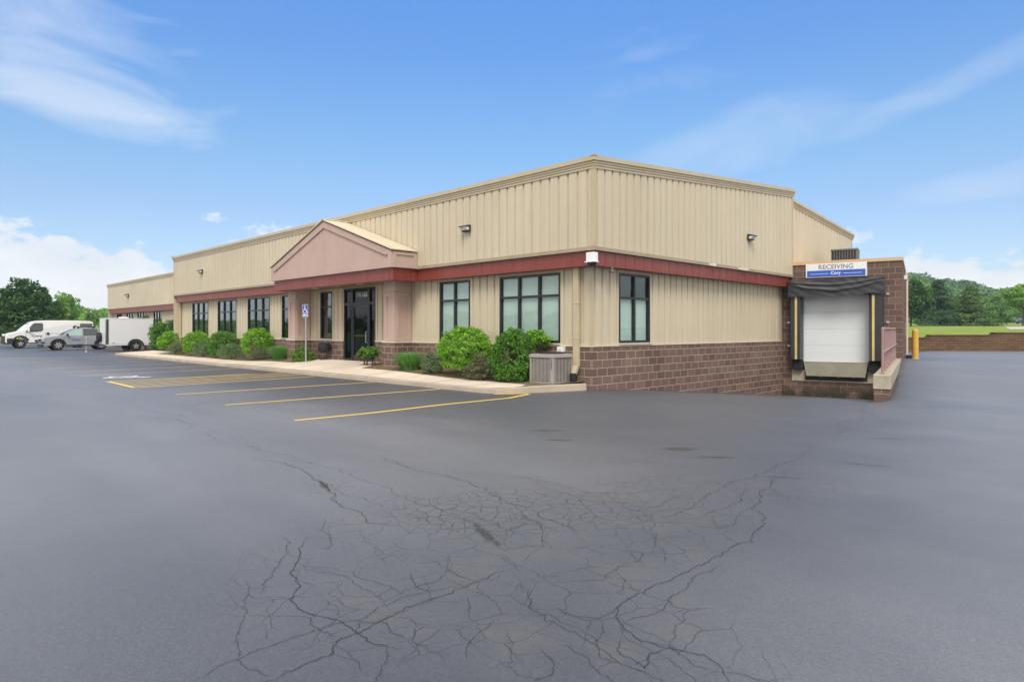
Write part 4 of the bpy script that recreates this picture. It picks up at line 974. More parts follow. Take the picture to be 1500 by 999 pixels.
# pot on wire stand
X, Y, Z = -12.55, -.30, zwalk(-12.55, -.3)
pt = thing('hanging_pot', 'rounded black pot on a thin wire stand against the block wall by the entrance', 'pot', (X, Y, Z))
b = MB(); b.lathe([(.10, .70), (.2, .735), (.245, .84), (.235, .98), (.21, 1.04), (.215, 1.06), (.19, 1.07), (.17, 1.0)], (X, Y, 0), n=20); b.build('bowl', 'rubber', pt, smoothed=True)
b = MB()
for s in (-1, 1): b.tube([(X + s * .2, Y - .02, .86), (X + s * .33, Y - .05, .62), (X + s * .24, Y - .08, Z + .03), (X, Y - .12, Z + .015)], .011, 6)
b.tube([(X, Y + .1, .72), (X, Y + .12, Z)], .011, 6); b.build('wire_stand', 'unit_dark', pt)

# bollard
X, Y = 3.24, 15.21; Z = zg(X, Y)
bo = thing('bollard', 'yellow steel bollard on the drive beyond the dock corner', 'bollard', (X, Y, Z))
b = MB(); b.lathe([(.105, Z - .1), (.105, Z + 1.03), (.095, Z + 1.08), (.06, Z + 1.11), (.01, Z + 1.12)], (X, Y, 0), n=22); b.build('post', 'bollard_yellow', bo, smoothed=False)
b = MB(); b.lathe([(.15, Z - .02), (.14, Z + .012), (.11, Z + .02)], (X, Y, 0), n=20); b.build('footing', 'old_concrete', bo)

# ------------------------------------------------------------------ retaining wall
t = thing('retaining_wall', 'long stepped brown block retaining wall holding up the lawn', 'wall', at(1420, 38, .1))
def rseg(p0, p1, zt_):
    a, c = np.array(at(p0, 38)), np.array(at(p1, 38)); bck = FW * .55; z0 = -.1
    nrow = int((zt_ - .2) / .15)
    p = [a, c, c + bck, a + bck]
    return [(q[0], q[1], z0) for q in p] + [(q[0], q[1], zt_) for q in p]
b = MB()
for p0, p1, py_ in ((1255, 1363, 494), (1363.01, 1458, 490.3), (1458.01, 1600, 486.7), (1600.01, 2900, 484)):
    q = rseg(p0, p1, hz(py_, 38) - .08); b.hexa(q)
b.build('block_face', 'landscape_block', t)
b = MB()
for p0, p1, py_ in ((1255, 1363, 494), (1363.01, 1458, 490.3), (1458.01, 1600, 486.7), (1600.01, 2900, 484)):
    z1 = hz(py_, 38); a, c = np.array(at(p0, 37.96)), np.array(at(p1, 37.96)); bck = FW * .4
    b.hexa([(q[0], q[1], z1 - .079) for q in (a, c, c + bck, a + bck)] + [(q[0], q[1], z1) for q in (a, c, c + bck, a + bck)])
b.build('cap_course', 'landscape_block', t)
def zl(px, D):
    e = np.interp(px, [1363, 1458, 1600, 1900], [0, .12, .26, .4])
    return 1.16 + .0150 * (D - 38) + float(e) * max(0.0, 1 - (D - 38) / 60) - .06 * math.exp(-(D - 38) / 2)
b = MB(); pxs = list(range(1100, 2940, 40)); Ds = [38.38, 40, 44, 50, 60, 75, 91, 110, 140, 180, 230, 300]
b.v = [at(p, D, zl(p, D)) for D in Ds for p in pxs]; n = len(pxs)
b.f = [(j * n + i, j * n + i + 1, (j + 1) * n + i + 1, (j + 1) * n + i) for j in range(len(Ds) - 1) for i in range(n - 1)]; b.m = [0] * len(b.f)
tag(b.build('lawn', 'lawn', smoothed=True), kind='structure')
b = MB(); b.v = [at(p, D, zl(p, D) + .03) for D, ps in ((60, (1480, 1600, 1900)), (75, (1474, 1600, 1900)), (91, (1473, 1600, 1900))) for p in ps]
b.f = [(0, 1, 4, 3), (1, 2, 5, 4), (3, 4, 7, 6), (4, 5, 8, 7)]; b.m = [0] * 4; tag(b.build('far_drive', 'grey_concrete'), kind='structure')
# grass beyond the far end of the lot
b = MB(); b.quad((-675, -500, .09), (-71, -60, .09), (-71, 60, .09), (-675, 500, .09)); tag(b.build('field', 'lawn'), kind='structure')
b = MB(); b.box(-71.2, -70.9, -60, 60, 0, .17); tag(b.build('far_kerb', 'kerb_concrete'), kind='structure')
# wooded hill
def crest(px): return float(np.interp(px, [900, 1200, 1327, 1345, 1371, 1398, 1413, 1440, 1466, 1500, 1700, 2200], [392, 391, 397.5, 400, 407, 409, 412, 419, 422, 424, 436, 462])) + 12
b = MB(); pxs = list(range(1000, 2940, 30)); n = len(pxs); hills = [(230, 0.0), (270, .12), (320, .42), (370, .75), (420, 1.0), (480, .8)]
def hill_z(px, D):
    zc = hz(crest(px), 420); z0 = zl(1500, 230); return z0 + (zc - z0) * float(np.interp(D, [h[0] for h in hills], [h[1] for h in hills]))
b.v = [at(p, D, hill_z(p, D) - .3) for D, _ in hills for p in pxs]
b.f = [(j * n + i, j * n + i + 1, (j + 1) * n + i + 1, (j + 1) * n + i) for j in range(len(hills) - 1) for i in range(n - 1)]; b.m = [0] * len(b.f)
tag(b.build('hill', 'hill_ground', smoothed=True), kind='structure')

# ------------------------------------------------------------------ vegetation
def shrub(label, c, rad, n, size, mat, nclump=45, cr=.3, group=None, inner=.45, name='shrub', cat='shrub', aspect=.6, stems=5, flat=.45, zcut=-.75, base=None):
    base = c[2] - rad[2] if base is None else base
    t = thing(name, label, cat, (c[0], c[1], base), group)
    P, N, T = crown_points(c, rad, n, nclump, cr, inner, zcut)
    k = P[:, 2] > base + .01; P, N, T = P[k], N[k], T[k]
    leaves('foliage', P, size, mat, T, t, N, flat, aspect)
    b = MB(); zb_ = base - .05
    for s in range(stems):
        a = s * 2 * math.pi / stems + random.random(); r_ = min(rad[0], rad[1])
        b.tube([(c[0] + .05 * math.cos(a), c[1] + .05 * math.sin(a), zb_), (c[0] + .3 * r_ * math.cos(a), c[1] + .3 * r_ * math.sin(a), c[2] - .3 * rad[2]), (c[0] + .6 * r_ * math.cos(a), c[1] + .6 * r_ * math.sin(a), c[2] + .45 * rad[2])], [.022, .015, .006], 6)
    b.build('stem', 'bark', t)
    return t
def place(px0, px1, y0, y1, yp):
    """centre and radii of a plant on plane y=yp whose picture box is known"""
    xm = (px0 + px1) / 2
    d = FW + RT * ((xm - 750) / F0); D = (yp - CAM[1]) / d[1]
    x = float(CAM[0] + d[0] * D); z1 = hz(y0, D); z0 = hz(y1, D)
    return (x, yp, (z0 + z1) / 2), (px1 - px0) / 2 * D / F0, (z1 - z0) / 2, D
def bush(label, box, yp, mat, n, size, depth=1.0, **k):
    c, rw, rh, D = place(*box, yp)
    H = 2 * rh; zb_ = c[2] - rh
    return shrub(label, (c[0], c[1], zb_ + H * .38), (rw * 1.12, rw * 1.12 * depth, H * .66), n, size, mat, base=zb_, **k)
GE = 'leafy bright green shrubs along the front wall'; GJ = 'low grey green junipers along the front wall'; GB = 'clipped boxwood shrubs by the entrance'; GG = 'ornamental grass clumps along the front wall'
bush('big bright green leafy shrub between the two right-hand windows', (640, 722, 478, 540), -.72, 'euonymus_bright', 19000, .048, group=GE, nclump=420, cr=.125, inner=.74, depth=.85)
bush('big leafy green shrub crowding the left side of the tan air conditioner', (717, 786, 482, 557), -.8, 'euonymus_green', 20000, .048, group=GE, nclump=420, cr=.125, inner=.74, depth=.85)
c, rw, rh, D = place(770, 808, 480, 512, -.35)
shrub('loose green shrub top reaching over the tan air conditioner', c, (rw, rw, rh), 2200, .06, 'euonymus_bright', 26, .32, GE, stems=4)
bush('bright green shrub beside the left pilaster of the canopy', (351, 402, 481, 519), -.62, 'euonymus_bright', 13000, .054, group=GE, nclump=420, cr=.125, inner=.74, depth=.8)
bush('darker green leafy shrub below the middle one of the left windows', (303, 352, 485, 521), -.62, 'euonymus_green', 13000, .054, group=GE, nclump=420, cr=.125, inner=.74, depth=.8)
bush('bright green shrub below the left end window', (266, 308, 485, 516), -.62, 'euonymus_bright', 11000, .056, group=GE, nclump=420, cr=.125, inner=.74, depth=.8)
bush('yellow green rounded shrub just beyond the downspout at the far left corner', (233, 268, 486, 511), -.4, 'euonymus_bright', 6500, .075, group=GE, nclump=420, cr=.125, inner=.74)
bush('tall mixed green shrub right behind the white trailer', (217, 264, 473, 511), 1.4, 'euonymus_green', 6000, .11, group=GE, nclump=60, cr=.28, depth=.8)
for lb, box, yp, mat, n in (('small grey green juniper left of the largest bright green shrub', (615, 652, 516, 546), -.95, 'juniper', 4200),
        ('brownish juniper between the two large leafy shrubs', (677, 730, 519, 555), -1.05, 'juniper_brown', 6000),
        ('low grey green juniper beside the grass clump by the left pilaster', (362, 398, 506, 528), -.85, 'juniper_brown', 3800),
        ('long low juniper before the brightest left-hand shrub', (317, 364, 503, 525), -.9, 'juniper', 4200),
        ('low mounded juniper in front of the darker green shrub', (279, 316, 499, 522), -.9, 'juniper', 3600),
        ('wedge shaped low juniper nearest the white trailer', (243, 276, 498, 519), -.85, 'juniper', 3000)):
    bush(lb, box, yp, mat, n, .055, group=GJ, nclump=120, cr=.17, inner=.55, name='juniper', cat='juniper', aspect=.3, flat=.2, depth=.8)
bush('clipped dark green boxwood at the foot of the blue parking sign', (421, 464, 507, 531), -.75, 'boxwood', 5200, .045, group=GB, nclump=120, cr=.16, inner=.6, name='boxwood', cat='shrub', depth=.7)
c, rw, rh, D = place(519, 563, 507, 527, -.72)
t = shrub('clipped boxwood with bare crooked trunks and a rusty left side by the door', c, (rw, rw * .7, rh), 5200, .042, 'boxwood', 110, .16, GB, .6, 'boxwood', 'shrub', stems=0)
P, N, T_ = crown_points((c[0] - rw * .8, c[1] - .05, c[2] - rh * .3), (rw * .24, rw * .5, rh * .7), 420, 14, .4); leaves('rusty_foliage', P, .042, 'rust_leaf', T_, t, N)
b = MB(); zb_ = zwalk(c[0], c[1])
for s, e in ((-.62, -.35), (-.3, -.25), (.35, .2), (.62, .55)):
    b.tube([(c[0] + rw * s, c[1], zb_ - .03), (c[0] + rw * (s + .12), c[1] - .03, zb_ + .12), (c[0] + rw * e, c[1] + .02, c[2] - rh * .6), (c[0] + rw * (e + .1), c[1], c[2])], [.03, .026, .022, .01], 7)
b.build('trunk', 'bark', t)
def grass_clump(label, box, yp, n):
    c, rw, rh, D = place(*box, yp); t = thing('ornamental_grass', label, 'grass clump', (c[0], c[1], c[2] - rh), GG)
    V, Fq, T = [], [], []; z0 = c[2] - rh - .03
    for k in range(n):
        a = rng.uniform(0, 2 * math.pi); r0 = rw * .55 * math.sqrt(rng.random()); h = 2 * rh * rng.uniform(.55, 1.05); lean = rng.uniform(.1, .85) * rw
        p = np.array([c[0] + r0 * math.cos(a), c[1] + r0 * math.sin(a) * .7, z0]); d = np.array([math.cos(a + rng.normal() * .5), math.sin(a + rng.normal() * .5), 0]); s = np.array([-d[1], d[0], 0]) * .006
        tt = rng.random()
        for j in range(3):
            u0, u1 = j / 3, (j + 1) / 3; q0 = p + d * lean * u0 ** 1.8 + np.array([0, 0, h * u0]); q1 = p + d * lean * u1 ** 1.8 + np.array([0, 0, h * u1 * (1 - .08 * u1)])
            w0, w1 = 1 - u0 * .7, 1 - u1 * .8; o = len(V); V += [q0 - s * w0, q0 + s * w0, q1 + s * w1, q1 - s * w1]; Fq.append((o, o + 1, o + 2, o + 3)); T.append(tt)
    fast_mesh('blades', np.array(V), np.array(Fq), 'grass_blade', T, t)
grass_clump('upright green grass clump at the foot of the right pilaster', (574, 626, 512, 543), -.85, 2200)
grass_clump('green grass clump left of the left pilaster', (390, 430, 503, 529), -.8, 2200)
# dead leaves and low tufts in the bed
b_P = np.array([(x, y, zwalk(x, y) + .03) for x, y in [(rng.uniform(-8.5, -1), rng.uniform(-1.2, -.1)) for _ in range(900)] + [(rng.uniform(-29, -13.3), rng.uniform(-1.2, -.1)) for _ in range(900)]])
tag(leaves('leaf_litter', b_P, .045, 'rust_leaf', rng.random(len(b_P)), None, np.tile([0, 0, 1.0], (len(b_P), 1)), .8), 'dry brown leaf litter lying on the mulch bed', 'leaf litter', kind='stuff')
# dark rounded shrubs by the annex
for lb, px, y0, y1, r_, x, y in (('dark green upright rounded shrub against the far end of the building front', 257, 455, 492, 1.05, -31.4, 1.5),
        ('dark green round shrub in front of the lower far wing', 230, 458, 490, 1.0, -35.4, 2.0), ('small dark clipped shrub showing over the trailer roof', 214, 460, 490, .95, -44.5, 2.3)):
    D = float((np.array([x, y, 0]) - CAM) @ FW); z1, z0 = hz(y0, D), .1
    shrub(lb, (x, y, (z0 + z1) / 2), (r_, r_ * .9, (z1 - z0) / 2), 5000, .10, 'shrub_dark', 60, .24, 'dark shrubs along the far wing', .5)

def tree(label, px, D, top, base_z, rw, mat, n, size, trunk_h=.25, nclump=60, cr=.26, name='tree', cat='tree', group=None, squash=1.0, low=.12, inner=.4, parts=None):
    zt_ = hz(top, D); x, y, _ = at(px, D); H = zt_ - base_z
    t = thing(name, label, cat, (x, y, base_z), group)
    parts = parts or [(0, 0, low + (1 - low) / 2, 1.0, (1 - low) / 2)]
    Ps, Ns, Ts = [], [], []
    for ox, oy, oz, sr, sz in parts:
        P, N, T = crown_points((x + RT[0] * ox * rw + FW[0] * oy * rw, y + RT[1] * ox * rw + FW[1] * oy * rw, base_z + oz * H), (rw * sr, rw * sr * squash, sz * H), int(n * sr ** 2 / sum(p[3] ** 2 for p in parts)), nclump, cr, inner)
        Ps.append(P); Ns.append(N); Ts.append(T)
    P, N, T = np.concatenate(Ps), np.concatenate(Ns), np.concatenate(Ts)
    k = P[:, 2] > base_z + .05; leaves('crown', P[k], size, mat, T[k], t, N[k], .4, .7)
    b = MB(); r0 = max(.08, H * .022)
    b.tube([(x, y, base_z - .2), (x + .02 * H, y, base_z + H * .3), (x, y + .01 * H, base_z + H * .62), (x, y, base_z + H * .88)], [r0, r0 * .75, r0 * .45, r0 * .12], 9)
    for s in range(7):
        a = s * 2.4; h0 = base_z + H * (.25 + .07 * s); L = rw * .7
        b.tube([(x, y, h0), (x + L * .5 * math.cos(a), y + L * .5 * math.sin(a), h0 + H * .12), (x + L * math.cos(a), y + L * math.sin(a), h0 + H * .2)], [r0 * .45, r0 * .28, r0 * .08], 6)
    b.build('trunk', 'bark', t); return t
def conifer(label, px, D, top, base_z, rw, mat, n, size, group):
    zt_ = hz(top, D); x, y, _ = at(px, D); H = zt_ - base_z; t = thing('conifer', label, 'conifer', (x, y, base_z), group)
    nb = 230; hh = rng.random(nb) ** 1.25 * .95 + .02; aa = rng.uniform(0, 2 * math.pi, nb); ct = rng.random(nb)
    idx = rng.integers(0, nb, n); s = rng.random(n) ** .6
    env = rw * (1 - hh[idx]) ** .95 * (1 + .16 * np.sin(aa[idx] * 3 + hh[idx] * 17)) + .15
    rr = env * s * (.82 + .3 * ct[idx]); sp = .30 + .10 * rw * s
    P = np.stack([x + rr * np.cos(aa[idx]) + rng.normal(size=n) * sp * .55, y + rr * np.sin(aa[idx]) + rng.normal(size=n) * sp * .55, base_z + H * hh[idx] - .10 * rr + .12 * s * s * rr + rng.normal(size=n) * .12], 1)
    P[:, 2] = np.clip(P[:, 2], base_z + .05, base_z + H)
    leaves('crown', P, size, mat, np.clip(.5 * ct[idx] + .5 * rng.random(n), 0, 1), t, np.stack([np.cos(aa[idx]), np.sin(aa[idx]), .6 + 0 * s], 1), .4, .4)
    b = MB(); b.tube([(x, y, base_z - .2), (x, y, base_z + H * .97)], [H * .022, .02], 8); b.build('trunk', 'bark', t)
# left background
GT = 'trees beyond the far end of the lot'
tree('large dark green rounded tree behind the white cargo van', 36, 80, 409, .1, 4.05, 'tree_dark', 30000, .34, nclump=170, cr=.2, group=GT, low=.04, inner=.35,
     parts=[(0, 0, .44, 1.0, .44), (.0, 0, .62, .72, .40), (-.35, -.2, .36, .7, .36), (.4, -.1, .34, .66, .34)])
tree('pale airy green tree between the large dark tree and the building', 96, 125, 426, .1, 2.7, 'tree_light', 9000, .36, nclump=60, cr=.26, group=GT, parts=[(-.2, 0, .62, .75, .36), (.45, 0, .62, .6, .30), (0, 0, .35, .9, .33)])
tree('small thin tree rising above the soft treeline left of the building', 129, 150, 443, .1, 2.2, 'tree_light', 3600, .36, nclump=30, cr=.25, group=GT)
def wood(name, label, pts, size, mat, cat, npts, cr, nz=.75):
    Ps, Ns, Ts = [], [], []
    for x, y, z, r_ in pts:
        d = rng.normal(size=(npts, 3)); d /= np.linalg.norm(d, axis=1)[:, None]; d[:, 2] = np.abs(d[:, 2]) * 1.15 - .35
        lump = 1 + cr * np.sin(d @ rng.normal(size=3) * 5 + rng.random() * 6) + cr * .6 * np.sin(d @ rng.normal(size=3) * 9)
        Ps.append(np.array([x, y, z]) + d * r_ * np.array([1, 1, nz]) * lump[:, None] * rng.uniform(.85, 1.04, npts)[:, None]); Ns.append(d); Ts.append(np.clip(rng.uniform(.0, .7) + .3 * rng.random(npts), 0, 1))
    return tag(leaves(name, np.concatenate(Ps), size, mat, np.concatenate(Ts), None, np.concatenate(Ns), .45, .75), label, cat, kind='stuff')
pts = []
for k in range(330):
    px = rng.uniform(-220, 330) if k < 150 else rng.uniform(-1500, -200); D = rng.uniform(150, 200); r_ = rng.uniform(2.6, 4.2); top = np.interp(px, [-1500, 60, 95, 140, 165, 330], [452, 455, 462, 452, 446, 440]) + rng.uniform(0, 16)
    z = hz(top, D) - r_ * .7; pts.append((*at(px, D)[:2], z, r_))
    if k % 2: pts.append((*at(px, D - 3)[:2], max(1.0, z - 3.2), r_))
wood('far_wood', 'soft green treeline beyond the lot left of the building', pts, .75, 'tree_light', 'woodland', 420, .13)
# wood on the hill
pts = []
for k in range(2300):
    px = rng.uniform(1250, 1760) if k < 1500 else rng.uniform(1700, 2800); D = rng.uniform(232, 428); r_ = rng.uniform(3.2, 5.6)
    pts.append((*at(px, D)[:2], hill_z(px, D) + r_ * rng.uniform(.1, .55), r_))
wood('hill_wood', 'dense green woodland covering the far hillside', pts, 1.5, 'hill_wood', 'woodland', 190, .16, .85)
for px, D, r_, up_ in ((1347, 424, 3.2, 4.5), (1353, 424, 2.2, 3.6), (1377, 424, 3.6, 4.6), (1385, 424, 2.6, 3.2), (1413, 424, 3.2, 3.4)): pass
# right background trees on the lawn
GR = 'trees standing along the back of the lawn'
D = 112
tree('dark rounded tree just right of the dock wall', 1334, 100, 411, zl(1334, 100), 3.0, 'tree_dark', 12000, .34, nclump=80, cr=.24, group=GR, low=.06)
conifer('tall blue green conifer left of the other conifer on the lawn', 1375, 110, 410, zl(1375, 110), 3.9, 'conifer_dark', 16000, .34, GR)
conifer('broad olive green conifer right of the taller conifer', 1421, 108, 419, zl(1421, 108), 3.7, 'conifer_olive', 15000, .34, GR)
tree('mid green bushy tree between the olive conifer and the bright roadside tree', 1452, 150, 431, zl(1452, 150), 3.9, 'tree_mid', 9000, .42, nclump=60, cr=.25, group=GR, low=.02)
tree('bright green tree overhanging the parked car at the edge of the lawn', 1498, 118, 416, zl(1498, 118), 3.3, 'tree_light', 11000, .34, nclump=70, cr=.25, group=GR, low=.33)
tree('pale green tree showing above the dark rounded tree by the dock', 1346, 170, 412, zl(1346, 170), 4.4, 'tree_light', 6000, .45, nclump=50, cr=.25, group=GR, low=.02)
tree('small mid green tree behind the gap between the two conifers', 1400, 160, 434, zl(1400, 160), 3.0, 'tree_mid', 5000, .42, nclump=40, cr=.25, group=GR, low=.02)
tree('low spreading shrub under the bright roadside tree', 1474, 165, 447, zl(1474, 165), 4.6, 'tree_mid', 7000, .42, nclump=50, cr=.25, group=GR, low=.0)
tree('light green bush at the foot of the two conifers', 1350, 118, 455, zl(1350, 118), 1.8, 'tree_light', 3500, .3, nclump=40, cr=.25, group=GR, low=.0, name='bush', cat='bush')
# wood behind the camera, seen only in the window glass
pts = []
for k in range(430):
    x = rng.uniform(-620, 160); y = rng.uniform(-175, -140); r_ = rng.uniform(4, 6); pts.append((x, y, rng.uniform(0, 4.5), r_))
wood('south_wood', 'green treeline across the road reflected in the front windows', pts, 1.7, 'tree_dark', 'woodland', 70, .15, 1.0)
# ------------------------------------------------------------------ vehicles (they face -y, length along y)
def wheel(parent, x, y, r, w, side, rim_r=.62, spokes=5):
    s = 1 if side > 0 else -1
    b = MB()
    b.lathe([(r * .6, -w / 2), (r * .93, -w / 2), (r, -w * .33), (r, w * .33), (r * .93, w / 2), (r * .6, w / 2)], (x - s * w / 2, y, r), axis=0, n=28)
    tw = b.build('wheel', 'rubber', parent)
    b = MB(); xo = x + s * .004
    b.lathe([(r * .12, -.05), (r * rim_r, -.045), (r * rim_r, .0), (r * (rim_r - .06), .0), (r * (rim_r - .08), -.04)] if s < 0 else [(r * (rim_r - .08), -.05), (r * (rim_r - .06), -.01), (r * rim_r, -.01), (r * rim_r, -.05)], (xo, y, r), axis=0, n=24)
    for k in range(spokes):
        a = k * 2 * math.pi / spokes + .3; ca, sa = math.cos(a), math.sin(a); q = []
        for rr_, ww in ((r * .08, .05), (r * (rim_r - .06), .035)):
            for sg_ in (-1, 1): q.append((y + rr_ * ca - sg_ * ww * sa, r + rr_ * sa + sg_ * ww * ca))
        q = [q[0], q[1], q[3], q[2]]
        b.prism([(xo, yy, zz) for yy, zz in q], (s * .02, 0, 0))
    b.lathe([(.05, 0), (.045, .03)] if s > 0 else [(.045, -.03), (.05, 0)], (xo, y, r), axis=0, n=12)
    b.build('rim', 'wheel_rim', tw)
def arc(yc, zc, r, a0, a1, n=10): return [(yc + r * math.cos(R(a0 + (a1 - a0) * k / n)), zc + r * math.sin(R(a0 + (a1 - a0) * k / n))) for k in range(n + 1)]
def shell(prof, W, tumble):
    """closed side profile (y,z) swept across the width, upper part drawn in by tumble(z)"""
    b = MB(); n = len(prof); L = [(-(W / 2) + tumble(z), y, z) for y, z in prof]; Rr = [((W / 2) - tumble(z), y, z) for y, z in prof]
    b.add(L + Rr, [tuple(range(n)), tuple(range(2 * n - 1, n - 1, -1))] + [(k, n + k, n + (k + 1) % n, (k + 1) % n) for k in range(n)])
    return b
def panel(pts, W, tumble, mat, name, parent, out=.006, both=True, th=.012):
    o = None
    for s in ((1, -1) if both else (1,)):
        b = MB(); q = [(s * (W / 2 - tumble(z) + out), y, z) for y, z in pts]
        if s < 0: q = q[::-1]
        b.prism(q, (-s * th, 0, 0)); o = b.build(name, mat, parent)
    return o
def local(fn):
    """run a builder with meshes left in local coordinates under its thing"""
    MB.local = True
    try: fn()
    finally: MB.local = False
def mk_text(parent, *a, **k):
    o = text(*a, **k); o.parent = parent; return o
Zl = .08
def van():
    W = 2.0; t = thing('cargo_van', 'white cargo van with black bumper parked behind the silver car', 'van', (-55.75, -4.95, Zl)); tm = lambda z: .0 if z < 1.2 else (z - 1.2) ** 1.5 * .10
    low_ = .36; r = .44
    prof = [(.02, .42), (-.03, .6), (.0, .95), (.1, 1.12), (.42, 1.24), (.95, 1.38), (1.3, 1.75), (1.68, 2.10), (1.95, 2.2), (2.5, 2.25), (4.2, 2.27), (5.8, 2.22), (5.98, 2.12), (6.0, 1.6), (6.0, .55), (5.95, .42)]
    prof += arc(4.98, r, .5, 0, 180) + arc(.98, r, .5, 0, 180)
    prof = [p for p in prof if p[1] > .2]
    shell(prof, W, tm).build('body', 'white_paint', t, bevel=.035)
    panel([(1.36, 1.36), (1.42, 1.5), (1.82, 2.0), (1.95, 2.04), (2.42, 2.04), (2.46, 1.95), (2.46, 1.5), (2.36, 1.38), (1.9, 1.33)], W, tm, 'car_glass', 'side_window', t)
    w = MB(); w.hexa([(-.82, .98, 1.40), (.82, .98, 1.40), (.8, 1.02, 1.39), (-.8, 1.02, 1.39), (-.76, 1.60, 2.04), (.76, 1.60, 2.04), (.75, 1.64, 2.02), (-.75, 1.64, 2.02)]); w.build('windscreen', 'car_glass', t)
    m = MB(); m.box(-.99, .99, -.07, .1, .33, .78); m.box(-.9, .9, -.06, .05, .79, 1.0)
    for s in (-1, 1):
        m.prism([(s * 1.0, y, z) for y, z in ([(.1, .33), (.1, .78), (.36, .82)] + arc(.98, r, .60, 145, 20, 8) + arc(.98, r, .49, 20, 172, 8) + [(.47, .33)])], (s * .022, 0, 0))
        m.box(s * 1.0, s * 1.03, 1.9, 3.9, .52, .68); m.box(s * 1.0, s * 1.03, 2.7, 2.86, .0 + 1.08, 1.27)
        m.box(s * .98, s * 1.02, 1.55, 4.45, .36, .42)
        m.box(s * .96, s * 1.04, 1.32, 1.55, 1.32, 1.42)
    m.build('bumper_trim', 'van_plastic', t)
    for s in (-1, 1):
        h = MB(); h.box(s * .6, s * .97, -.01, .35, .98, 1.15); h.build('headlight', 'headlamp', t, bevel=.03)
        k = MB(); k.box(s * 1.04, s * 1.22, 1.42, 1.55, 1.33, 1.62); k.build('mirror', 'van_plastic' if s < 0 else 'white_paint', t, bevel=.03)
    panel([(4.95, 1.62), (5.0, 1.5), (5.9, 1.5), (5.92, 2.02), (5.05, 2.02)], W, tm, 'door_recess', 'rear_panel', t)
    m = MB()
    for y in (1.32, 2.62, 4.1): m.box(1.0005, 1.004, y - .008, y + .008, .45, 1.3)
    m.box(1.0005, 1.004, 2.7, 5.8, 1.19, 1.21); m.build('door_seam', 'unit_grey', t)
    mk_text(t, 'logo_lettering', 'Cory', .22, 'grey_lettering', frame_matrix((1.006, 2.05, 1.0), (0, 1, 0), (0, 0, 1)), None, .003, .006, 1.5)
    for y in (.98, 4.98):
        for s in (-1, 1): wheel(t, s * .97, y, .36, .24, s)
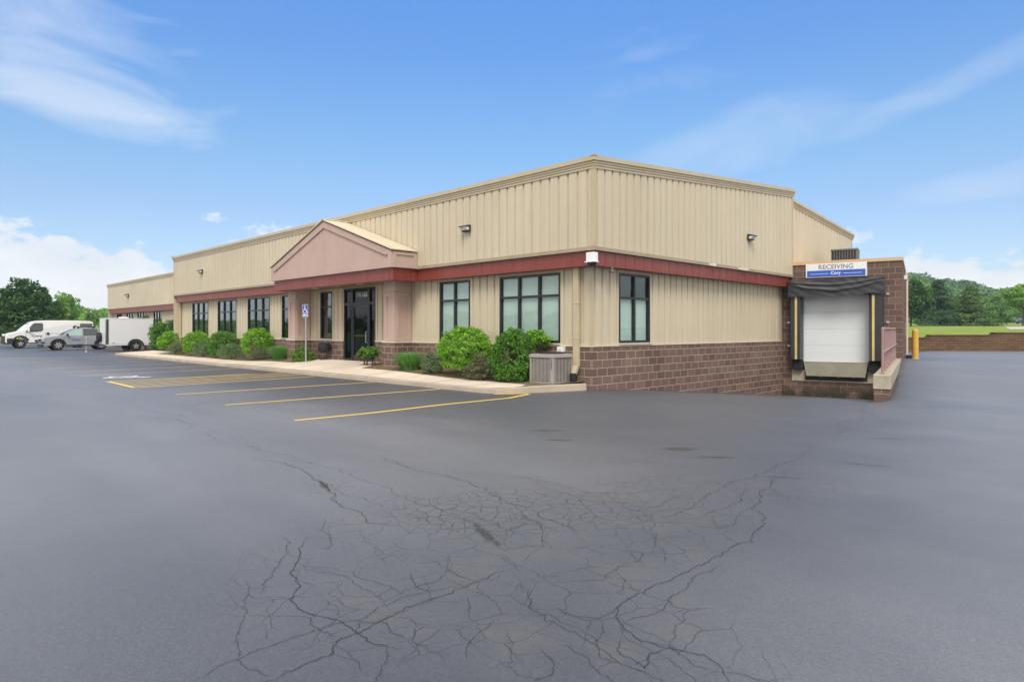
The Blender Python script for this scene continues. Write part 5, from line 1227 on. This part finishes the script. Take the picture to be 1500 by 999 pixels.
def suv(kind):
    specs = dict(silver=('silver hatchback car with roof rack bars parked in front of the white van', (-47.5, -3.8), 'silver_paint'), blue=('bright blue car mostly cut off by the left edge of the picture', (-72.2, -8.4), 'blue_paint'), navy=('dark blue car parked far off under the bright tree beyond the lawn', None, 'navy_paint'))
    lb, xy, pm = specs[kind]
    if kind == 'navy': x, y, _ = at(1494, 178); loc = (x, y, zl(1494, 178))
    else: loc = (xy[0], xy[1], Zl)
    t = thing('parked_car', lb, 'car', loc); W = 1.82; tm = lambda z: .03 if z < .95 else .03 + (z - .95) * .24
    r = .36; bl = .30
    prof = [(.12, .3), (.0, .42), (-.02, .68), (.04, .84), (.3, .95), (.75, 1.02), (1.2, 1.08), (1.62, 1.36), (2.0, 1.55), (2.45, 1.635), (3.2, 1.63), (3.95, 1.55), (4.35, 1.3), (4.56, 1.08), (4.62, .8), (4.6, .45), (4.5, .32)] + arc(3.66, r, .43, -3, 183) + arc(.95, r, .43, -3, 183)
    shell(prof, W, tm).build('body', pm, t, bevel=.04)
    panel([(1.34, 1.06), (1.75, 1.34), (2.05, 1.5), (2.35, 1.565), (2.42, 1.565), (2.42, 1.06)], W, tm, 'pale_car_glass' if kind == 'silver' else 'car_glass', 'front_side_window', t)
    panel([(2.50, 1.06), (2.50, 1.57), (3.2, 1.56), (3.42, 1.53), (3.42, 1.08)], W, tm, 'car_glass', 'rear_side_window', t)
    panel([(3.50, 1.09), (3.50, 1.52), (3.9, 1.46), (4.12, 1.28), (4.1, 1.15)], W, tm, 'car_glass', 'quarter_window', t)
    w = MB(); w.hexa([(-.74, 1.19, 1.10), (.74, 1.19, 1.10), (.72, 1.24, 1.08), (-.72, 1.24, 1.08), (-.62, 1.93, 1.545), (.62, 1.93, 1.545), (.6, 1.97, 1.53), (-.6, 1.97, 1.53)]); w.build('windscreen', 'car_glass', t)
    m = MB(); m.box(-.86, .86, -.05, .1, .26, .42)
    m.box(-.45, .45, -.04, .02, .62, .8)
    for s in (-1, 1):
        xo = s * (W / 2 - .03); m.box(xo, xo + s * .015, 1.42, 3.2, .28, .40)
        m.prism([(xo, y, z) for y, z in arc(.95, r, .50, 170, 10, 10) + arc(.95, r, .42, 10, 170, 10)], (s * .014, 0, 0)); m.prism([(xo, y, z) for y, z in arc(3.66, r, .50, 170, 10, 10) + arc(3.66, r, .42, 10, 170, 10)], (s * .014, 0, 0))
        m.box(s * .62, s * .9, -.035, .12, .5, .62)
    m.build('lower_trim', 'van_plastic', t)
    for s in (-1, 1):
        h = MB(); h.box(s * .5, s * .86, -.015, .42, .80, .875); h.build('headlight', 'headlamp', t, bevel=.02)
        k = MB(); k.box(s * .9, s * 1.06, 1.42, 1.56, 1.06, 1.2); k.build('mirror', 'van_plastic', t, bevel=.03)
    m = MB()
    for s in (-1, 1):
        xo = s * (W / 2 - .03)
        for y in (1.30, 2.46, 3.46): m.box(xo, xo + s * .004, y - .006, y + .006, .45, 1.04)
    m.build('door_seam', 'unit_grey', t)
    if kind == 'silver':
        m = MB()
        for y in (2.2, 3.15):
            m.box(-.72, .72, y - .03, y + .03, 1.70, 1.73)
            for s in (-1, 1): m.box(s * .60, s * .74, y - .07, y + .07, 1.60, 1.74)
        m.box(.3, .72, 2.0, 2.1, 1.70, 1.80); m.build('roof_rack', 'unit_dark', t, bevel=.01)
        xo = W / 2 - .03
        mk_text(t, 'logo_lettering', 'Cory', .22, 'blue_sign', frame_matrix((xo + .003, 2.07, .76), (0, 1, 0), (0, 0, 1)), None, .002, .004, 1.2)
    for y in (.95, 3.66):
        for s in (-1, 1): wheel(t, s * .90, y, .36, .23, s, .7, 7)
def trailer():
    t = thing('cargo_trailer', 'small white enclosed cargo trailer with a spare wheel beside the left end of the walk', 'trailer', (-41.62, -1.14, Zl)); W = 2.0
    b = MB(); b.box(-1.0, 1.0, 0, 2.88, .48, 2.26); b.build('box_body', 'trailer_white', t, bevel=.05)
    b = MB(); b.box(-1.01, 1.01, -.012, 2.9, .42, .479); b.box(-1.012, 1.012, -.01, 2.89, 2.245, 2.29); b.build('edge_rail', 'white_paint', t)
    b = MB(); b.box(.70, 1.012, -.018, -.001, .5, 2.2); b.box(1.001, 1.012, .0, .1, .5, 2.2); b.build('corner_reflection', 'dark_reflection', t)  # dark strip painted in for the reflection on the rounded corner
    b = MB(); b.lathe([(.22, 2.29), (.24, 2.36), (.2, 2.38)], (.1, 1.2, 0)); b.box(-.15, .35, .95, 1.45, 2.285, 2.37); b.build('roof_vent', 'white_paint', t, bevel=.02)
    b = MB()
    for s in (-1, 1): b.prism([(s * 1.0, y, z) for y, z in arc(1.72, .36, .50, 180, 0, 14) + arc(1.72, .36, .44, 0, 180, 14)], (s * .2, 0, 0))
    b.build('fender', 'van_plastic', t)
    for s in (-1, 1): wheel(t, s * 1.17, 1.72, .36, .2, s, .6, 5)
    b = MB(); b.tube([(-.55, 0, .46), (0, -1.25, .46)], .035, 8); b.tube([(.55, 0, .46), (0, -1.25, .46)], .035, 8); b.box(-.05, .05, -1.5, -1.2, .42, .52); b.build('tongue', 'van_plastic', t)
    b = MB(); b.tube([(.06, -1.0, .02), (.06, -1.0, .95)], .03, 10); b.lathe([(.1, .0), (.09, .02)], (.06, -1.0, 0)); b.tube([(.06, -1.0, .9), (.2, -1.0, .9)], .012, 6); b.lathe([(.05, .95), (.06, 1.0), (.03, 1.03)], (.06, -1.0, 0)); b.build('jack', 'galvanised', t)
    b = MB(); b.lathe([(.2, -.24), (.32, -.24), (.35, -.18), (.35, -.08), (.32, -.03), (.2, -.03)], (-.55, 0, .98), axis=1, n=24); sw = b.build('spare_wheel', 'rubber', t)
    b = MB(); b.lathe([(.19, -.2), (.2, -.05)], (-.55, 0, .98), axis=1, n=18); b.build('rim', 'wheel_rim', sw)
    b = MB()
    for y in (.35, 2.6): b.box(1.005, 1.02, y, y + .08, .56, .6)
    b.box(.78, .86, -.03, -.019, 2.0, 2.1); b.build('marker_lamp', 'rust_leaf', t)
    b = MB(); b.box(1.05, 1.3, .95, 1.25, .0, .12); b.box(1.05, 1.3, 1.0, 1.12, .121, .2); b.build('wheel_chock', 'rubber', t)
local(van); local(lambda: suv('silver')); local(lambda: suv('blue')); local(lambda: suv('navy')); local(trailer)

# ------------------------------------------------------------------ sky, sun, camera
SUN_EL, SUN_HD = R(50), R(-47)              # heading the light comes from, counter-clockwise from +x
wd = bpy.data.worlds.new('World'); S.world = wd; wd.use_nodes = True
nt = NT(wd.node_tree); bg = wd.node_tree.nodes['Background']; out = wd.node_tree.nodes['World Output']
sky = nt.new('ShaderNodeTexSky', sky_type='NISHITA', sun_disc=False, sun_elevation=SUN_EL, sun_rotation=math.pi / 2 - SUN_HD, air_density=1.0, dust_density=.6, ozone_density=2.0)
tc = nt.new('ShaderNodeTexCoord').outputs['Generated']
nv = nt.new('ShaderNodeVectorMath', operation='NORMALIZE'); nt.l.new(tc, nv.inputs[0]); nv = nv.outputs[0]
def dot(v):
    d = nt.new('ShaderNodeVectorMath', operation='DOT_PRODUCT'); nt.l.new(nv, d.inputs[0]); d.inputs[1].default_value = tuple(float(q) for q in v); return d.outputs['Value']
# azimuth (degrees, right of heading 135.4) and elevation in degrees
az = nt.math('MULTIPLY', nt.math('ARCTAN2', dot(RT), dot(FW)), 57.2958)
el = nt.math('MULTIPLY', nt.math('ARCSINE', dot((0, 0, 1))), 57.2958)
ae = nt.new('ShaderNodeCombineXYZ', i={0: az, 1: el}).outputs[0]
n_big = nt.noise(nt.mapping(ae, (.12, .28, 1)), 1.0, 7, .62)
n_cum = nt.noise(nt.mapping(ae, (.42, .62, 1)), 1.0, 8, .62)
n_cir = nt.noise(nt.mapping(ae, (.10, .34, 1), (0, 0, R(-12))), 1.0, 6, .56, .8)
n_cir2 = nt.noise(nt.mapping(ae, (.10, .30, 1), (0, 0, R(14))), 1.0, 6, .56, .8)
def ell(a, e, ra, re, rot=0.0):
    ca, sa = math.cos(rot), math.sin(rot); dx = nt.math('SUBTRACT', az, a); dy = nt.math('SUBTRACT', el, e)
    u = nt.math('DIVIDE', nt.math('ADD', nt.math('MULTIPLY', dx, ca), nt.math('MULTIPLY', dy, sa)), ra); v = nt.math('DIVIDE', nt.math('SUBTRACT', nt.math('MULTIPLY', dy, ca), nt.math('MULTIPLY', dx, sa)), re)
    return nt.math('SUBTRACT', 1.0, nt.math('ADD', nt.math('MULTIPLY', u, u), nt.math('MULTIPLY', v, v)))
def mx(*a):
    o = a[0]
    for k in a[1:]: o = nt.math('MAXIMUM', o, k)
    return o
cum = mx(ell(-37, 1.0, 8.2, 6.4), ell(-31, 1.0, 4.8, 5.2), ell(-46, 1.0, 9, 7.5), ell(-27.6, 1.5, 1.6, 3.4), ell(36.8, .8, 7, 4.4), ell(32.5, 1.5, 2.8, 4.6), ell(48, 1, 9, 5.0), ell(62, 0, 12, 5), ell(-66, 0, 16, 6))
n_sm = nt.noise(nt.mapping(ae, (1.3, 2.0, 1)), 1.0, 7, .65)
sml = mx(ell(-24.6, 8.95, 1.1, .6), ell(-20.0, 8.1, 3.0, .9), ell(27.9, 7.2, 1.5, 1.0), ell(-22, 7.0, 2.6, .6))
smf = nt.math('MULTIPLY', nt.ramp(nt.math('ADD', sml, nt.math('MULTIPLY', nt.math('SUBTRACT', n_sm, .56), 4.0)), [(.15, 0.0), (1.0, 1.0)]), .62)
cumf = nt.ramp(nt.math('ADD', cum, nt.math('MULTIPLY', nt.math('SUBTRACT', n_cum, .5), 2.4)), [(-.0, 0.0), (.28, .85), (.8, 1.0)])
cir = mx(ell(-33.5, 16.3, 9.5, 2.3, R(-9)), nt.math('MULTIPLY', ell(-38, 20, 14, 5, R(-6)), .6))
cirf = nt.math('MULTIPLY', nt.ramp(nt.math('ADD', nt.math('MULTIPLY', cir, 1.0), nt.math('MULTIPLY', nt.math('SUBTRACT', n_cir, .52), 2.2)), [(-.1, 0.0), (1.5, 1.0)]), .42)
cr2 = mx(nt.math('MULTIPLY', ell(33, 17.2, 11, 1.3, R(17)), .7), nt.math('MULTIPLY', ell(20, 15.5, 11, 3.0, R(10)), .75), nt.math('MULTIPLY', ell(36, 10.2, 9, 1.5, R(6)), .8), nt.math('MULTIPLY', ell(13, 19.8, 6, 1.8, R(8)), .25), nt.math('MULTIPLY', ell(9, 23.0, 6, 1.4, R(4)), .2))
cr2f = nt.math('MULTIPLY', nt.ramp(nt.math('ADD', nt.math('MULTIPLY', cr2, 1.0), nt.math('MULTIPLY', nt.math('SUBTRACT', n_cir2, .52), 1.7)), [(-.1, 0.0), (1.5, 1.0)]), .23)
# white cloud added out of view, behind and above the camera, as neutral fill light
aba = nt.math('ABSOLUTE', az)
n_ov = nt.math('MULTIPLY', nt.math('SUBTRACT', n_big, .5), 26.0)
back = nt.math('MULTIPLY', nt.math('SUBTRACT', nt.math('ADD', aba, n_ov), 62.0), 1 / 30.0, clamp=True)
over = nt.math('MULTIPLY', nt.math('SUBTRACT', nt.math('ADD', el, nt.math('MULTIPLY', n_ov, .5)), 33.0), 1 / 16.0, clamp=True)
fill_cloud = nt.math('MAXIMUM', back, over)
SKY_K, CL = 1.0, 5.5
base = nt.new('ShaderNodeHueSaturation', i={'Saturation': 1.08, 'Value': SKY_K, 'Color': sky.outputs[0]}).outputs[0]
hzf = nt.ramp(nt.math('DIVIDE', el, 90.0), [(0.0, .4), (.1, .14), (.25, .0)])
base = nt.mix(1.0, base, nt.ramp(nt.math('DIVIDE', el, 30.0), [(0.0, (.63, .68, .76)), (.33, (.64, .69, .78)), (.5, (.61, .79, .87)), (.9, (.63, .93, 1.22))]), 'MULTIPLY'); base = nt.mix(hzf, base, (CL * .62, CL * .8, CL * 1.0))
shade = nt.ramp(n_big, [(.3, .86), (.6, 1.0)])
cc = nt.mix(1.0, (CL * .97, CL * .98, CL * 1.0), shade, 'MULTIPLY')
c = nt.mix(cirf, base, (CL * .95, CL * .97, CL)); c = nt.mix(cr2f, c, (CL * .95, CL * .97, CL)); c = nt.mix(smf, c, cc); c = nt.mix(nt.math('MULTIPLY', cumf, .88), c, cc)
c = nt.mix(fill_cloud, c, nt.mix(1.0, (6.0, 5.95, 5.9), nt.ramp(n_big, [(.3, .75), (.7, 1.2)]), 'MULTIPLY')); nt.l.new(c, bg.inputs[0]); bg.inputs[1].default_value = .10
sl_ = bpy.data.lights.new('Sun', 'SUN'); sl_.energy = 1.5; sl_.angle = R(25); sl_.color = (1, .95, .87)
so = bpy.data.objects.new('Sun', sl_); COL.objects.link(so)
dirv = Vector((math.cos(SUN_HD) * math.cos(SUN_EL), math.sin(SUN_HD) * math.cos(SUN_EL), math.sin(SUN_EL)))
so.rotation_euler = dirv.to_track_quat('Z', 'Y').to_euler(); so.location = (20, -30, 40)
cd = bpy.data.cameras.new('Camera'); cam = bpy.data.objects.new('Camera', cd); COL.objects.link(cam)
cd.sensor_width = 36; cd.lens = 36 * F0 / 1500; cd.clip_end = 5000; cd.clip_start = .05
cd.shift_y = -(499.5 - HY) / 1500
cam.location = tuple(CAM); cam.rotation_euler = (R(90), 0, HD - R(90)); S.camera = cam
vs = S.view_settings; vs.view_transform = 'Standard'; vs.look = 'None'; vs.exposure = 1.0; vs.gamma = 1
# thin summer haze in the air round the whole place
b = MB(); b.box(-700, 700, -700, 700, -3, 75); hz_o = b.build('haze', 'asphalt'); hz_o.data.materials.clear()
hm = bpy.data.materials.new('haze_air'); hm.use_nodes = True; hn = NT(hm.node_tree); hm.node_tree.nodes.remove(hm.node_tree.nodes['Principled BSDF'])
pv = hn.new('ShaderNodeVolumePrincipled', i={'Color': (.82, .90, 1.0, 1), 'Density': .00038, 'Anisotropy': .2}); hn.l.new(pv.outputs[0], hm.node_tree.nodes['Material Output'].inputs['Volume'])
hz_o.data.materials.append(hm); tag(hz_o, kind='stuff', label='thin pale summer haze filling the air out to the hill', cat='haze')
S.cycles.max_bounces = 8; S.cycles.transparent_max_bounces = 24; S.cycles.use_denoising = True
S.cycles.sample_clamp_indirect = 6
